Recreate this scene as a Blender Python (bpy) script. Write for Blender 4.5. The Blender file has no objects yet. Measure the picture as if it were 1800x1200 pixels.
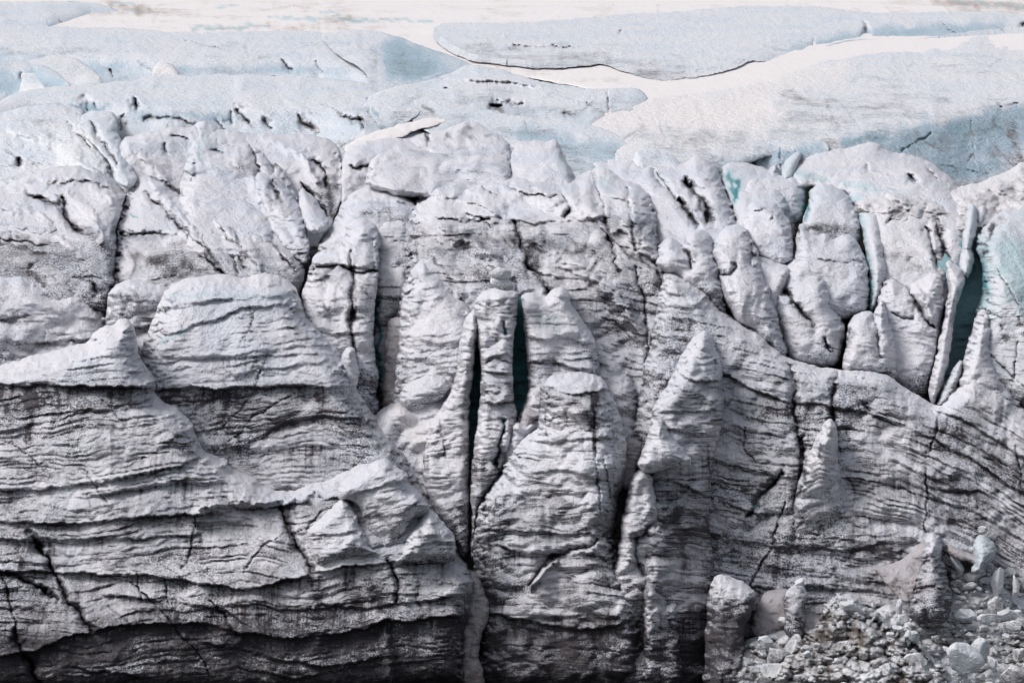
import bpy, math, random
import numpy as np
S = bpy.context.scene
COL = S.collection
# ------------------------------------------------------------------ camera
PITCH = math.radians(9.0)
KPX = 0.05 / 300.0                      # tangent per photo pixel (1800 px wide)
cam_d = bpy.data.cameras.new("camera"); cam = bpy.data.objects.new("camera", cam_d)
COL.objects.link(cam); S.camera = cam
cam_d.sensor_fit = 'HORIZONTAL'; cam_d.sensor_width = 36.0
cam_d.lens = 18.0 / (900 * KPX)
cam_d.clip_start = 1.0; cam_d.clip_end = 4000
cam.location = (0, 0, 0); cam.rotation_euler = (math.pi / 2 - PITCH, 0, 0)
# ------------------------------------------------------------------ world, sun, exposure
W = bpy.data.worlds.new("World"); S.world = W; W.use_nodes = True
SUN_EL, SUN_AZ = math.radians(50), math.radians(-100)      # azimuth from +Y, clockwise
nt = W.node_tree; bg = nt.nodes["Background"]
sky = nt.nodes.new("ShaderNodeTexSky"); sky.sky_type = 'NISHITA'; sky.sun_disc = False
sky.sun_elevation = SUN_EL; sky.sun_rotation = SUN_AZ; sky.dust_density = 4.0; sky.air_density = 1.0
hs = nt.nodes.new("ShaderNodeHueSaturation"); hs.inputs['Saturation'].default_value = 0.42
nt.links.new(sky.outputs[0], hs.inputs['Color']); nt.links.new(hs.outputs[0], bg.inputs['Color'])
bg.inputs['Strength'].default_value = 0.11
sd = bpy.data.lights.new("sun", 'SUN'); sd.energy = 1.7; sd.angle = math.radians(22); sd.color = (1.0, 0.96, 0.965)
sun = bpy.data.objects.new("sun", sd); COL.objects.link(sun)
sun.rotation_euler = (math.pi / 2 - SUN_EL, 0, -SUN_AZ + math.pi)
S.view_settings.view_transform = 'Standard'; S.view_settings.look = 'None'
S.view_settings.exposure = 0.15; S.view_settings.gamma = 1.0
S.render.engine = 'CYCLES'
S.cycles.max_bounces = 5; S.cycles.diffuse_bounces = 4; S.cycles.glossy_bounces = 2
# ------------------------------------------------------------------ noise
def _h(ix, iy, seed):
    h = (ix.astype(np.uint32) * np.uint32(374761393) + iy.astype(np.uint32) * np.uint32(668265263) + np.uint32((seed * 2246822519 + 97) & 0xffffffff))
    h = (h ^ (h >> np.uint32(13))) * np.uint32(1274126177)
    return h ^ (h >> np.uint32(16))
def pn(x, y, seed=0):
    x = np.asarray(x, np.float64) + 4096.37; y = np.asarray(y, np.float64) + 4096.71
    ix = np.floor(x).astype(np.int64); iy = np.floor(y).astype(np.int64)
    fx = x - ix; fy = y - iy
    u = fx * fx * fx * (fx * (fx * 6 - 15) + 10); v = fy * fy * fy * (fy * (fy * 6 - 15) + 10)
    def g(a, b):
        t = _h(ix + a, iy + b, seed).astype(np.float64) * (2 * math.pi / 4294967296.0)
        return np.cos(t) * (fx - a) + np.sin(t) * (fy - b)
    a = g(0, 0); b = g(1, 0); c = g(0, 1); d = g(1, 1)
    return 1.45 * ((a * (1 - u) + b * u) * (1 - v) + (c * (1 - u) + d * u) * v)
def fbm(x, y, seed=0, o=4, gain=0.5):
    r = 0; a = 1.0; s = 0
    for i in range(o):
        r = r + a * pn(x * 2 ** i, y * 2 ** i, seed + i * 17); s += a; a *= gain
    return r / s
def cells(x, y, seed=0):
    """distance to nearest and second nearest random point"""
    ix = np.floor(x).astype(np.int64) + 4096; iy = np.floor(y).astype(np.int64) + 4096
    fx = x - np.floor(x); fy = y - np.floor(y)
    f1 = np.full(x.shape, 9.0); f2 = f1.copy()
    for a in (-1, 0, 1):
        for b in (-1, 0, 1):
            px = _h(ix + a, iy + b, seed).astype(np.float64) / 4294967296.0
            py = _h(ix + a, iy + b, seed + 7).astype(np.float64) / 4294967296.0
            d = np.hypot(a + px - fx, b + py - fy)
            f2 = np.where(d < f1, f1, np.minimum(f2, d)); f1 = np.minimum(f1, d)
    return f1, f2
def sstep(a, b, x):
    t = np.clip((x - a) / (b - a), 0, 1); return t * t * (3 - 2 * t)
# ------------------------------------------------------------------ layered profile of the ice (annual layers seen in the cliff)
rng = np.random.RandomState(5)
def profile(lo, hi, tmin, tmax, seed):
    r = np.random.RandomState(seed); xs = []; ys = []; un = []; s = lo
    while s < hi:
        t = tmin * (tmax / tmin) ** r.rand(); a = (0.25 + 0.75 * r.rand()) * math.sqrt(t / tmax)
        for f, h, u in ((0.0, -1.0, 1.0), (0.06, -0.75, 1.0), (0.25, -0.1, .6), (0.55, .35, .25), (0.85, .55, .05), (0.97, .45, 0.0), (0.999, -.2, 0)):
            xs.append(s + t * f); ys.append(h * a); un.append(u * a)
        s += t
    return np.array(xs), np.array(ys), np.array(un)
PB = profile(-600, 1800, 22, 120, 3)      # in photo pixels, about 0.05 m each
PS = profile(-600, 1800, 6, 26, 9)
# ------------------------------------------------------------------ where the ice stands
_dv = np.array([-260, -150, 0, 50, 100, 200, 300, 400, 500, 700, 900, 1200, 1400.])
_dy = np.array([1100, 800, 560, 505, 462, 398, 352, 328, 317, 308, 301, 292, 287.])
# smooth table
_tv = np.arange(-260, 1400, 4.0); _ty = np.interp(_tv, _dv, _dy)
for _ in range(60): _ty[1:-1] = (_ty[:-2] + _ty[1:-1] * 2 + _ty[2:]) / 4
_ts = -np.gradient(_ty, _tv)
def D(v): return np.interp(v, _tv, _ty)
def DS(v): return np.interp(v, _tv, _ts)
CP, SP = math.cos(PITCH), math.sin(PITCH)
def at(px, py, Y):
    """pixel + distance along Y -> world point"""
    tx = (np.asarray(px, float) - 900) * KPX; ty = (600 - np.asarray(py, float)) * KPX
    dy = CP + ty * SP; dz = -SP + ty * CP
    k = Y / dy
    return tx * k, k * dy, dz * k
# ------------------------------------------------------------------ material
def new_mat(name, clean, teal, dirt, spk=7.0, rough=0.6, bump=0.12, ls=1.0, midc=(0.42, 0.57, 0.61, 1), snowc=(0.78, 0.75, 0.745, 1)):
    m = bpy.data.materials.new(name); m.use_nodes = True; n = m.node_tree.nodes; L = m.node_tree.links
    P = n["Principled BSDF"]; P.inputs['Roughness'].default_value = rough
    P.inputs['Specular IOR Level'].default_value = 0.25
    def N(t, **k):
        a = n.new(t)
        for q, v in k.items(): setattr(a, q, v)
        return a
    def plug(i, v):
        if isinstance(v, (int, float)): i.default_value = v
        elif isinstance(v, tuple): i.default_value = v
        else: L.new(v, i)
    def M(op, a, b=0.0, c=None, clamp=False):
        x = N("ShaderNodeMath", operation=op, use_clamp=clamp); plug(x.inputs[0], a); plug(x.inputs[1], b)
        if c is not None: plug(x.inputs[2], c)
        return x.outputs[0]
    def ramp(v, a, b, c=0.0, d=1.0):
        x = N("ShaderNodeMapRange", interpolation_type='SMOOTHSTEP')
        plug(x.inputs['Value'], v); plug(x.inputs['From Min'], a); plug(x.inputs['From Max'], b); plug(x.inputs['To Min'], c); plug(x.inputs['To Max'], d)
        return x.outputs[0]
    def noise(vec, sc, det=3.0, ro=0.55):
        x = N("ShaderNodeTexNoise"); plug(x.inputs['Scale'], sc); plug(x.inputs['Detail'], det); plug(x.inputs['Roughness'], ro)
        if vec is not None: L.new(vec, x.inputs['Vector'])
        return x.outputs['Fac']
    A = N("ShaderNodeAttribute", attribute_name="ice"); sa = N("ShaderNodeSeparateXYZ"); L.new(A.outputs['Vector'], sa.inputs[0])
    B = N("ShaderNodeAttribute", attribute_name="wear"); sb = N("ShaderNodeSeparateXYZ"); L.new(B.outputs['Vector'], sb.inputs[0])
    strata, adirt, blue = sa.outputs; under, snow, stain = sb.outputs
    tc = N("ShaderNodeTexCoord").outputs['Object']; so = N("ShaderNodeSeparateXYZ"); L.new(tc, so.inputs[0])
    geo = N("ShaderNodeNewGeometry"); sn = N("ShaderNodeSeparateXYZ"); L.new(geo.outputs['Normal'], sn.inputs[0])
    def vec(x, y, z):
        c = N("ShaderNodeCombineXYZ"); plug(c.inputs[0], x); plug(c.inputs[1], y); plug(c.inputs[2], z); return c.outputs[0]
    # fine layer lines
    v1 = vec(M('MULTIPLY', so.outputs[0], 0.08), 0.0, M('MULTIPLY', strata, 2.1 * ls))
    n1 = noise(v1, 1.0, 3.0, 0.65)
    line = ramp(M('ABSOLUTE', M('SUBTRACT', n1, 0.5)), 0.0, 0.026, 1.0, 0.0)
    v1b = vec(M('MULTIPLY', so.outputs[0], 0.06), 3.3, M('MULTIPLY', strata, 0.75 * ls))
    n1b = noise(v1b, 1.0, 2.0, 0.6)
    line2 = ramp(M('ABSOLUTE', M('SUBTRACT', n1b, 0.5)), 0.0, 0.016, 1.0, 0.0)
    gate = noise(tc, 0.22, 2.0)
    lines = M('MULTIPLY', M('MAXIMUM', M('MULTIPLY', line, 0.55), line2), ramp(gate, 0.40, 0.62, 0.15, 1.0))
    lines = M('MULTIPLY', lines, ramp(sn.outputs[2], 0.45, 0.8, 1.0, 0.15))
    band = noise(vec(M('MULTIPLY', so.outputs[0], 0.05), 7.7, M('MULTIPLY', strata, 0.55)), 1.0, 3.0, 0.6)
    # run-off streaks under the overhangs
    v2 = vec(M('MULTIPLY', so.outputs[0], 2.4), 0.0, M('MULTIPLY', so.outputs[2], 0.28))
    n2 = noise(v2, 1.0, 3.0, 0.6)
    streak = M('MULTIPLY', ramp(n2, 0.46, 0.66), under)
    mid = noise(tc, 0.55, 4.0, 0.6)
    big = noise(tc, 0.13, 3.0, 0.55)
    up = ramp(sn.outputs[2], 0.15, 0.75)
    dg = ramp(adirt, 0.0, 0.35, 0.3, 1.0)
    d = M('ADD', adirt, M('MULTIPLY', M('MULTIPLY', M('SUBTRACT', mid, 0.5), 0.62), dg))
    d = M('ADD', d, M('MULTIPLY', M('MULTIPLY', M('SUBTRACT', big, 0.5), 0.95), dg))
    d = M('ADD', d, M('MULTIPLY', M('SUBTRACT', band, 0.5), M('MULTIPLY', ramp(adirt, 0.05, 0.4), 1.15)))
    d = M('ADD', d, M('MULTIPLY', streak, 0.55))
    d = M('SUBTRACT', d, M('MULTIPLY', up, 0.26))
    d = M('ADD', d, M('MULTIPLY', lines, M('ADD', M('MULTIPLY', adirt, 1.0), 0.16)))
    d = M('ADD', d, M('MULTIPLY', stain, 0.8), clamp=True)
    sp = ramp(noise(tc, spk, 2.0, 0.8), 0.36, 0.64)
    sp2 = ramp(noise(tc, spk * 0.38, 2.0, 0.7), 0.34, 0.66)
    spk_ = M('ADD', M('MULTIPLY', sp, 0.66), M('MULTIPLY', sp2, 0.34))
    fac = M('ADD', M('MULTIPLY', d, 1.08), M('MULTIPLY', M('SUBTRACT', spk_, 0.5), M('MULTIPLY', ramp(d, 0.0, 0.40, 0.12, 0.95), M('MULTIPLY', ramp(d, 0.6, 1.0, 1.0, 0.45), ramp(noise(tc, 0.10, 2.0), 0.38, 0.62, 0.40, 1.25)))), clamp=True)
    def mix(f, a, b):
        x = N("ShaderNodeMix", data_type='RGBA'); plug(x.inputs[0], f)
        plug(x.inputs[6], a); plug(x.inputs[7], b); return x.outputs[2]
    c = mix(M('MULTIPLY', ramp(big, .35, .7), 0.5), clean, (clean[0] * .80, clean[1] * .91, clean[2] * .99, 1))
    c = mix(snow, c, snowc)
    c = mix(ramp(blue, 0.0, 0.6), c, midc)
    c = mix(ramp(blue, 0.45, 1.0), c, teal)
    brown = mix(ramp(mid, .4, .65), dirt, (dirt[0] * 1.5, dirt[1] * 1.36, dirt[2] * 1.22, 1))
    c = mix(fac, c, brown)
    L.new(c, P.inputs['Base Color'])
    bh = M('ADD', M('MULTIPLY', sp, 0.25), M('MULTIPLY', sp2, 0.45))
    bh = M('ADD', bh, M('MULTIPLY', noise(vec(M('MULTIPLY', so.outputs[0], 0.55), M('MULTIPLY', so.outputs[1], 0.55), M('MULTIPLY', strata, 1.7)), 1.0, 5.0, 0.62), 0.8))
    bh = M('ADD', bh, M('MULTIPLY', noise(vec(M('MULTIPLY', so.outputs[0], 2.2), M('MULTIPLY', so.outputs[1], 2.2), M('MULTIPLY', so.outputs[2], 0.5)), 1.0, 3.0, 0.6), 0.5))
    bh = M('SUBTRACT', bh, M('MULTIPLY', lines, 0.9))
    bh = M('ADD', bh, M('MULTIPLY', noise(vec(M('MULTIPLY', so.outputs[0], 0.25), 1.0, M('MULTIPLY', strata, 2.2)), 1.0, 3.0), M('MULTIPLY', ramp(adirt, .05, .35), 0.9)))
    bp = N("ShaderNodeBump"); bp.inputs['Strength'].default_value = 0.85; bp.inputs['Distance'].default_value = bump * 1.25
    L.new(bh, bp.inputs['Height']); L.new(bp.outputs[0], P.inputs['Normal'])
    return m
ICE = new_mat("glacier_ice", (0.73, 0.722, 0.762, 1), (0.07, 0.235, 0.265, 1), (0.045, 0.043, 0.053, 1))
FAR = new_mat("far_ice", (0.685, 0.70, 0.73, 1), (0.30, 0.42, 0.48, 1), (0.13, 0.12, 0.125, 1), spk=2.6, bump=0.13, midc=(0.40, 0.50, 0.58, 1))
SNOW = new_mat("old_snow", (0.79, 0.76, 0.745, 1), (0.42, 0.52, 0.56, 1), (0.30, 0.26, 0.24, 1), spk=2.0, bump=0.05, rough=0.75)
GRIT = new_mat('gritty_snow', (0.60, 0.58, 0.60, 1), (0.42, 0.52, 0.56, 1), (0.16, 0.14, 0.145, 1), spk=5.0, bump=0.10, rough=0.75, snowc=(0.45, 0.43, 0.45, 1))
RUB = new_mat("brash_ice", (0.70, 0.71, 0.735, 1), (0.40, 0.52, 0.57, 1), (0.085, 0.075, 0.07, 1), spk=6.0, bump=0.07, midc=(0.50, 0.60, 0.65, 1))
# ------------------------------------------------------------------ bodies
def chaikin(p):
    p = np.asarray(p, float); q = np.roll(p, -1, 0)
    o = np.empty((len(p) * 2, 2)); o[0::2] = p * .8 + q * .2; o[1::2] = p * .2 + q * .8
    return o
def seg_dist(X, Y, pts, closed):
    n = len(pts); best = np.full(X.shape, 1e18); tt = np.zeros(X.shape); ins = np.zeros(X.shape, bool)
    ln = np.hypot(*(np.diff(np.asarray(pts, float), axis=0).T)) if n > 1 else [1]
    tot = max(1e-6, float(np.sum(ln))); acc = 0
    for i in range(n if closed else n - 1):
        ax, ay = pts[i]; bx, by = pts[(i + 1) % n]; dx, dy = bx - ax, by - ay; l2 = dx * dx + dy * dy + 1e-9
        t = np.clip(((X - ax) * dx + (Y - ay) * dy) / l2, 0, 1)
        d = (X - ax - t * dx) ** 2 + (Y - ay - t * dy) ** 2
        m = d < best; best = np.where(m, d, best)
        if closed:
            if ay != by: ins ^= ((ay > Y) != (by > Y)) & (X < dx * (Y - ay) / (by - ay) + ax)
        else:
            tt = np.where(m, (acc + t * math.sqrt(l2)) / tot, tt); acc += math.sqrt(l2)
    return np.sqrt(best), tt, ins
def stroke(U, V, r, pts, seed=0, taper=True):
    """soft 0..1 mask along a wobbling line"""
    pts = np.asarray(pts, float); R = r * 3 + 8
    m = (U > pts[:, 0].min() - R) & (U < pts[:, 0].max() + R) & (V > pts[:, 1].min() - R) & (V < pts[:, 1].max() + R)
    out = np.zeros(U.shape)
    if not m.any(): return out
    x, y = U[m], V[m]
    w = min(7, 2 + r)
    xx = x + w * pn(x / 22, y / 22, seed + 5) + w * .5 * pn(x / 8, y / 8, seed + 6); yy = y + w * pn(x / 22, y / 22, seed + 8) + w * .5 * pn(x / 8, y / 8, seed + 9)
    d, t, _ = seg_dist(xx, yy, pts, False)
    rr = r * (0.75 + 0.5 * pn(x / 30, y / 30, seed + 11))
    if taper: rr = rr * (0.35 + 0.65 * np.sin(np.pi * np.clip(t * .9 + .05, 0, 1)) ** .6)
    out[m] = np.exp(-(d / np.maximum(rr, .4)) ** 2)
    return out
def build_mesh(name, co, faces, mat, attrs=None, label=None, cat=None, group=None, kind=None, base=None, parent=None, smooth=True):
    me = bpy.data.meshes.new(name)
    if base is not None: co = co - np.asarray(base)[None, :]
    me.vertices.add(len(co)); me.vertices.foreach_set('co', co.astype(np.float32).ravel())
    quads = np.asarray(faces[0], np.int32); extra = faces[1]
    nl = quads.size + sum(len(e) for e in extra); npoly = len(quads) + len(extra)
    li = np.concatenate([quads.ravel()] + [np.asarray(e, np.int32) for e in extra]) if extra else quads.ravel()
    me.loops.add(nl); me.loops.foreach_set('vertex_index', li)
    st = np.arange(len(quads)) * quads.shape[1] if len(quads) else np.zeros(0, int)
    p = quads.size; es = []
    for e in extra: es.append(p); p += len(e)
    me.polygons.add(npoly); me.polygons.foreach_set('loop_start', np.concatenate([st, es]).astype(np.int32))
    me.update(calc_edges=True); me.validate()
    if smooth: me.polygons.foreach_set('use_smooth', np.ones(len(me.polygons), bool))
    if attrs:
        for k, a in attrs.items():
            at_ = me.attributes.new(k, 'FLOAT_VECTOR', 'POINT'); at_.data.foreach_set('vector', a.astype(np.float32).ravel())
    me.materials.append(mat)
    o = bpy.data.objects.new(name, me); COL.objects.link(o)
    if base is not None: o.location = base
    tag(o, label, cat, group, kind)
    if parent is not None: o.parent = parent
    return o
def tag(o, label=None, cat=None, group=None, kind=None):
    for k, v in (('label', label), ('category', cat), ('group', group), ('kind', kind)):
        if v: o[k] = v
SEED = [10]
def fwd(o): return o if o > -5 else -7.5 + (o + 5) * 1.7     # the front towers stand well clear of the wall behind them
def body(name, label, cat, off, pts, step=2.1, R=3.0, w=34, pil=1.0, lay=1.0, dirt=None, blue=0.0, snow=0.0, rough=1.0, brow=None,
         ledges=(), cracks=(), stains=(), teal=(), snowst=(), ridges=(), strat=((0, 0),), tiltx=0.0, cx=None, mat=None, group=None, kind=None,
         edge=2.6, autoc=1.0, flat=None, rubble=0.0, lean=0.0, y0l=None, back=1.0, creased=1.0, fine=1.0, flute=0.0, facet=1.0, faceblue=0.0, cap=True, lowr=.5, rim=20, wk=1.5, rk=1.5):
    SEED[0] += 31; sd_ = SEED[0]
    off = fwd(off)
    P = chaikin(pts); x0, y0 = P.min(0) - 8; x1, y1 = P.max(0) + 8
    nx = int((x1 - x0) / step) + 2; ny = int((y1 - y0) / step) + 2
    gx = x0 + np.arange(nx) * step; gy = y0 + np.arange(ny) * step
    U, V = np.meshgrid(gx, gy)
    d, _, ins = seg_dist(U, V, P, True); sdf = np.where(ins, d, -d)
    sdf = sdf + edge * (pn(U / 26, V / 26, sd_) + .6 * pn(U / 11, V / 11, sd_ + 1) + .3 * pn(U / 5, V / 5, sd_ + 2))
    gyy, gxx = np.gradient(sdf, step); gl = np.hypot(gxx, gyy) + 1e-6
    gxx /= np.maximum(gl, .5); gyy /= np.maximum(gl, .5)
    inside = sdf > 0
    cell = inside[:-1, :-1] | inside[1:, :-1] | inside[:-1, 1:] | inside[1:, 1:]
    use = np.zeros(U.shape, bool)
    for a in (slice(None, -1), slice(1, None)):
        for b in (slice(None, -1), slice(1, None)): use[a, b] |= cell
    idx = -np.ones(U.shape, int); idx[use] = np.arange(use.sum())
    u = U[use]; v = V[use]; s = sdf[use]; nxg = gxx[use]; nyg = gyy[use]
    out = s < 0
    u = np.where(out, u - s * nxg, u); v = np.where(out, v - s * nyg, v); s = np.maximum(s, 0)
    c = np.argwhere(cell); i, j = c[:, 0], c[:, 1]
    quads = np.stack([idx[i, j], idx[i + 1, j], idx[i + 1, j + 1], idx[i, j + 1]], 1)
    # --- base distance
    if brow is not None:
        bp, k = brow; bp = np.asarray(bp, float)
        bv = np.interp(u, bp[:, 0], bp[:, 1]) + 3 * pn(u / 110, v * 0, sd_ + 3)
        q = v - bv; sm = 7.0; slope = k + (1 - k) / (1 + np.exp(np.clip(q / 9, -30, 30)))
        qq = np.where(q < -40, q, np.where(q > 40, k * q, 0)); m = np.abs(q) <= 40
        soft = q[m] - (1 - k) * sm * np.log1p(np.exp(q[m] / sm)); qq[m] = soft
        ve = bv + qq
    elif flat is not None:
        ve = flat[0] + (v - flat[0]) * flat[1]; slope = np.full(u.shape, flat[1])
    else: ve = v; slope = np.ones(u.shape)
    Y = D(ve) + off
    if cx is None: cx = (x0 + x1) / 2
    Y = Y + tiltx * (u - cx) / 100.0 - lean * (v - (y0 if y0l is None else y0l)) / 100.0
    amp = 1.0 + 7.0 * DS(ve) * slope                      # grazing tops need larger steps in depth for the same relief
    # --- edge rounding
    w = max(4.0, min(w * wk, float(s.max()) * .95)); R = R * rk * (lowr + (1 - lowr) * sstep(-.1, .7, nyg)); e = np.clip(1 - s / w, 0, 1); Y = Y + R * (1 - np.sqrt(np.maximum(1 - e * e, 0))) * (0.5 + 0.5 * amp)
    # --- layers
    sp = np.asarray(strat, float); so = np.interp(u, sp[:, 0], sp[:, 1])
    wv = 9 * pn(u / 140, v / 90, sd_ + 21) + 4 * pn(u / 50, v / 40, sd_ + 22) + 1.6 * pn(u / 16, v / 14, 23)
    sc = v - so + wv
    mB = sstep(-.45, .4, pn(u / 170, v / 110, sd_ + 24)); mS = sstep(-.3, .5, pn(u / 90, v / 60, sd_ + 25))
    disp = lay * (0.32 * mB * np.interp(sc, PB[0], PB[1]) + 0.17 * (0.35 + mS) * np.interp(sc * 1.0 + 3.0 * pn(u / 70, v / 60, sd_ + 77), PS[0], PS[1]))
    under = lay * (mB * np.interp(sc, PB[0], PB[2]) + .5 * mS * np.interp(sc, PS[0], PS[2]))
    # --- melted pillows with sharp creases between
    wu = u + 14 * pn(u / 60, v / 60, sd_ + 30); wv2 = v + 14 * pn(u / 60, v / 60, sd_ + 31)
    n1 = pn(wu / 85, wv2 / 60, sd_ + 32); n2 = pn(wu / 38, wv2 / 27, sd_ + 33); n3 = pn(wu / 26, sc / 9, sd_ + 34); n4 = pn(u / 13, sc / 4.2, sd_ + 35)
    disp = disp + pil * creased * (1.0 * np.sqrt(n1 * n1 + .004) + .55 * np.sqrt(n2 * n2 + .004)) + rough * (.14 * np.abs(n3) + .05 * n4) + pil * (1 - creased) * (0.8 * n1 + .35 * n2)
    if facet:
        r_ = np.random.RandomState(sd_); mx, my = (x0 + x1) / 2, (y0 + y1) / 2; size = max(60, min(x1 - x0, y1 - y0, 420)); h = None
        for k_ in range(9):
            th = r_.rand() * 6.283; px_, py_ = r_.uniform(x0, x1), r_.uniform(y0, y1)
            pl = ((wu - px_) * math.cos(th) + (wv2 - py_) * math.sin(th) * 1.2) / size * (.5 + r_.rand())
            h = pl if h is None else (np.minimum(h, pl + .25) if k_ % 2 else np.maximum(h, pl - .25))
        disp = disp + facet * min(3.2, size * .012) * np.clip(h, -.8, .8)
    crease = np.exp(-(n1 / .05) ** 2) * .6 + np.exp(-(n2 / .07) ** 2) * .3
    if flute: disp = disp + flute * (np.abs(pn(wu / 26, v / 160, sd_ + 41)) * .8 + .4 * np.abs(pn(wu / 11, v / 90, sd_ + 42)))
    if rubble:
        f1, f2 = cells(wu / 24, wv2 / 17, sd_ + 50); g1, g2 = cells(u / 8.5, v / 7, sd_ + 51)
        disp = disp + rubble * (.75 * np.sqrt(np.maximum(.6 - f1 * f1, 0)) + .28 * np.sqrt(np.maximum(.6 - g1 * g1, 0)))
        crease = crease + rubble * .9 * (1 - sstep(0, .2, f2 - f1))
    # --- base dirt
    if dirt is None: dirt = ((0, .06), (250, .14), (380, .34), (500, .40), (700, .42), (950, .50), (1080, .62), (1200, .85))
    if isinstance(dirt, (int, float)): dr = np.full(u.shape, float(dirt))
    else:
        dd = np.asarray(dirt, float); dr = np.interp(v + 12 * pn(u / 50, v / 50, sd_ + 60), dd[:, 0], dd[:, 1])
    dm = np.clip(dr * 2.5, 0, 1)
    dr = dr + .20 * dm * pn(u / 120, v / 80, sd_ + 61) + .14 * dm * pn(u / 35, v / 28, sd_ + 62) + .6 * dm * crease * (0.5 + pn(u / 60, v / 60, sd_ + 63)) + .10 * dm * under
    bl = np.full(u.shape, float(blue)); bl = bl + (faceblue * sstep(0, 22, v - bv) * np.clip(.75 + .9 * pn(u / 60, v / 22, sd_ + 4), 0, 1.3) if brow is not None else 0); sn_ = np.full(u.shape, float(snow)); stn = np.zeros(u.shape)  # faceblue tints faces below the brow blue-grey, their shade painted in
    # rims melt clean and pale
    topr = np.clip(nyg, 0, 1) * np.exp(-(s / rim) ** 2); dr = dr * (1 - .85 * topr) - .08 * dm * topr
    # --- ledges
    for li, L_ in enumerate(ledges):
        amp_l, lp = L_[0] * .5, np.asarray(L_[1], float); dec = L_[2] if len(L_) > 2 else 42
        lv = np.interp(u, lp[:, 0], lp[:, 1]) + 4.5 * pn(u / 42, u * 0 + li, sd_ + 70) + 2.2 * pn(u / 13, u * 0 + li, sd_ + 71) + 1.0 * pn(u / 5, u * 0 + li, sd_ + 72)
        f = sstep(lp[0, 0] - 14, lp[0, 0] + 14, u) * (1 - sstep(lp[-1, 0] - 14, lp[-1, 0] + 14, u))
        q = v - lv; f = f * np.clip(.72 + .75 * pn(u / 55, u * 0 + li * 3.3, sd_ + 73), .12, 1.15)
        disp = disp + amp_l * f * np.where(q < 0, .45 * np.exp(q / 18), -np.exp(-np.abs(q) / dec) * sstep(0, 3.5, q))
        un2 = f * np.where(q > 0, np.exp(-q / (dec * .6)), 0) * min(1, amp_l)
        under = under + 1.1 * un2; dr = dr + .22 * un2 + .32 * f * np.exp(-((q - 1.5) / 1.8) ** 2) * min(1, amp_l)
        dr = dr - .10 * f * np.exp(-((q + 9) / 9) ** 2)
    # --- cracks
    crs = list(cracks); rr = random.Random(sd_); area = (x1 - x0) * (y1 - y0)
    nc = int(autoc * area / (11000 if y1 < 520 else 16000))
    for _ in range(nc):
        a = rr.uniform(x0, x1), rr.uniform(y0, y1); th = rr.choice([rr.gauss(.9, .25), rr.gauss(2.2, .3), rr.gauss(0.1, .12), rr.gauss(1.5, .2)])
        ln = rr.uniform(25, 90); q = [a]
        for _k in range(4):
            th += rr.gauss(0, .18); q.append((q[-1][0] + math.cos(th) * ln / 4, q[-1][1] + math.sin(th) * ln / 4))
        crs.append((rr.uniform(.2, 1.0), rr.uniform(.1, .3), q))
    for ci, C_ in enumerate(crs):
        cw, cd, cp = C_[:3]; cw = .45 + cw * .5; k = stroke(u, v, cw, cp, sd_ + 100 + ci * 3)
        disp = disp - .36 * cd * k * np.clip(.8 + .8 * pn(u / 25, v / 25, sd_ + 90), .2, 1.3); dr = dr + .42 * stroke(u, v, cw * 1.25, cp, sd_ + 100 + ci * 3) * (0.25 if len(C_) > 3 else min(1, .4 + cd * .5))
        if ci < len(cracks) and C_[0] >= 3:
            k = stroke(u, v, C_[0] * 2.6, cp, sd_ + 100 + ci * 3); disp = disp - .26 * cd * k; dr = dr + .22 * k * (.6 + .8 * pn(u / 14, v / 14, sd_ + 95))
        if len(C_) > 3: bl = np.maximum(bl, C_[3] * stroke(u, v, cw * 1.8, cp, sd_ + 100 + ci * 3))
    for ri, (r_, a_, p_) in enumerate(ridges): disp = disp + a_ / (amp if r_ >= 12 else 1) * stroke(u, v, r_, p_, sd_ + 300 + ri)
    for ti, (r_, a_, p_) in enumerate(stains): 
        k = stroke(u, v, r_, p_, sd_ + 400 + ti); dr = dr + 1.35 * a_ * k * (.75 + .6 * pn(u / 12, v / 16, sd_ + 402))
    for ti, (r_, a_, p_) in enumerate(teal): bl = bl + a_ * stroke(u, v, r_, p_, sd_ + 500 + ti, False)
    for ti, (r_, a_, p_) in enumerate(snowst):
        k = a_ * stroke(u, v, r_, p_, sd_ + 600 + ti, False); sn_ = np.maximum(sn_, k); dr = dr * (1 - .6 * k)
    disp = disp - float(np.median(disp))
    Y = Y - disp * amp * fine * np.minimum(1, .35 + s / 14)
    # --- world
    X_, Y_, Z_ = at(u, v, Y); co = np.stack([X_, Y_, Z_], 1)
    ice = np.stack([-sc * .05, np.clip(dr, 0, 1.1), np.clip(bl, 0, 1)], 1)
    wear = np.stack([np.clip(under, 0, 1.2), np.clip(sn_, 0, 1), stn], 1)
    # --- sides and back: walk the rim, step back
    e1 = np.concatenate([quads[:, [0, 1]], quads[:, [1, 2]], quads[:, [2, 3]], quads[:, [3, 0]]])
    key = {}
    ks = e1[:, 0].astype(np.int64) * 10000000 + e1[:, 1]; kr = e1[:, 1].astype(np.int64) * 10000000 + e1[:, 0]
    be = e1[~np.isin(ks, kr)]
    nxt = {}
    for a, b in be: nxt.setdefault(int(a), int(b))
    loops = []; seen = set()
    for a in list(nxt):
        if a in seen: continue
        lp = []; q = a
        while q in nxt and q not in seen: seen.add(q); lp.append(q); q = nxt[q]
        if len(lp) > 12 and q == a: loops.append(lp)
    allco = [co]; ai = [ice]; aw = [wear]; Q = [quads]; n = len(co); extra = []
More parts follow.
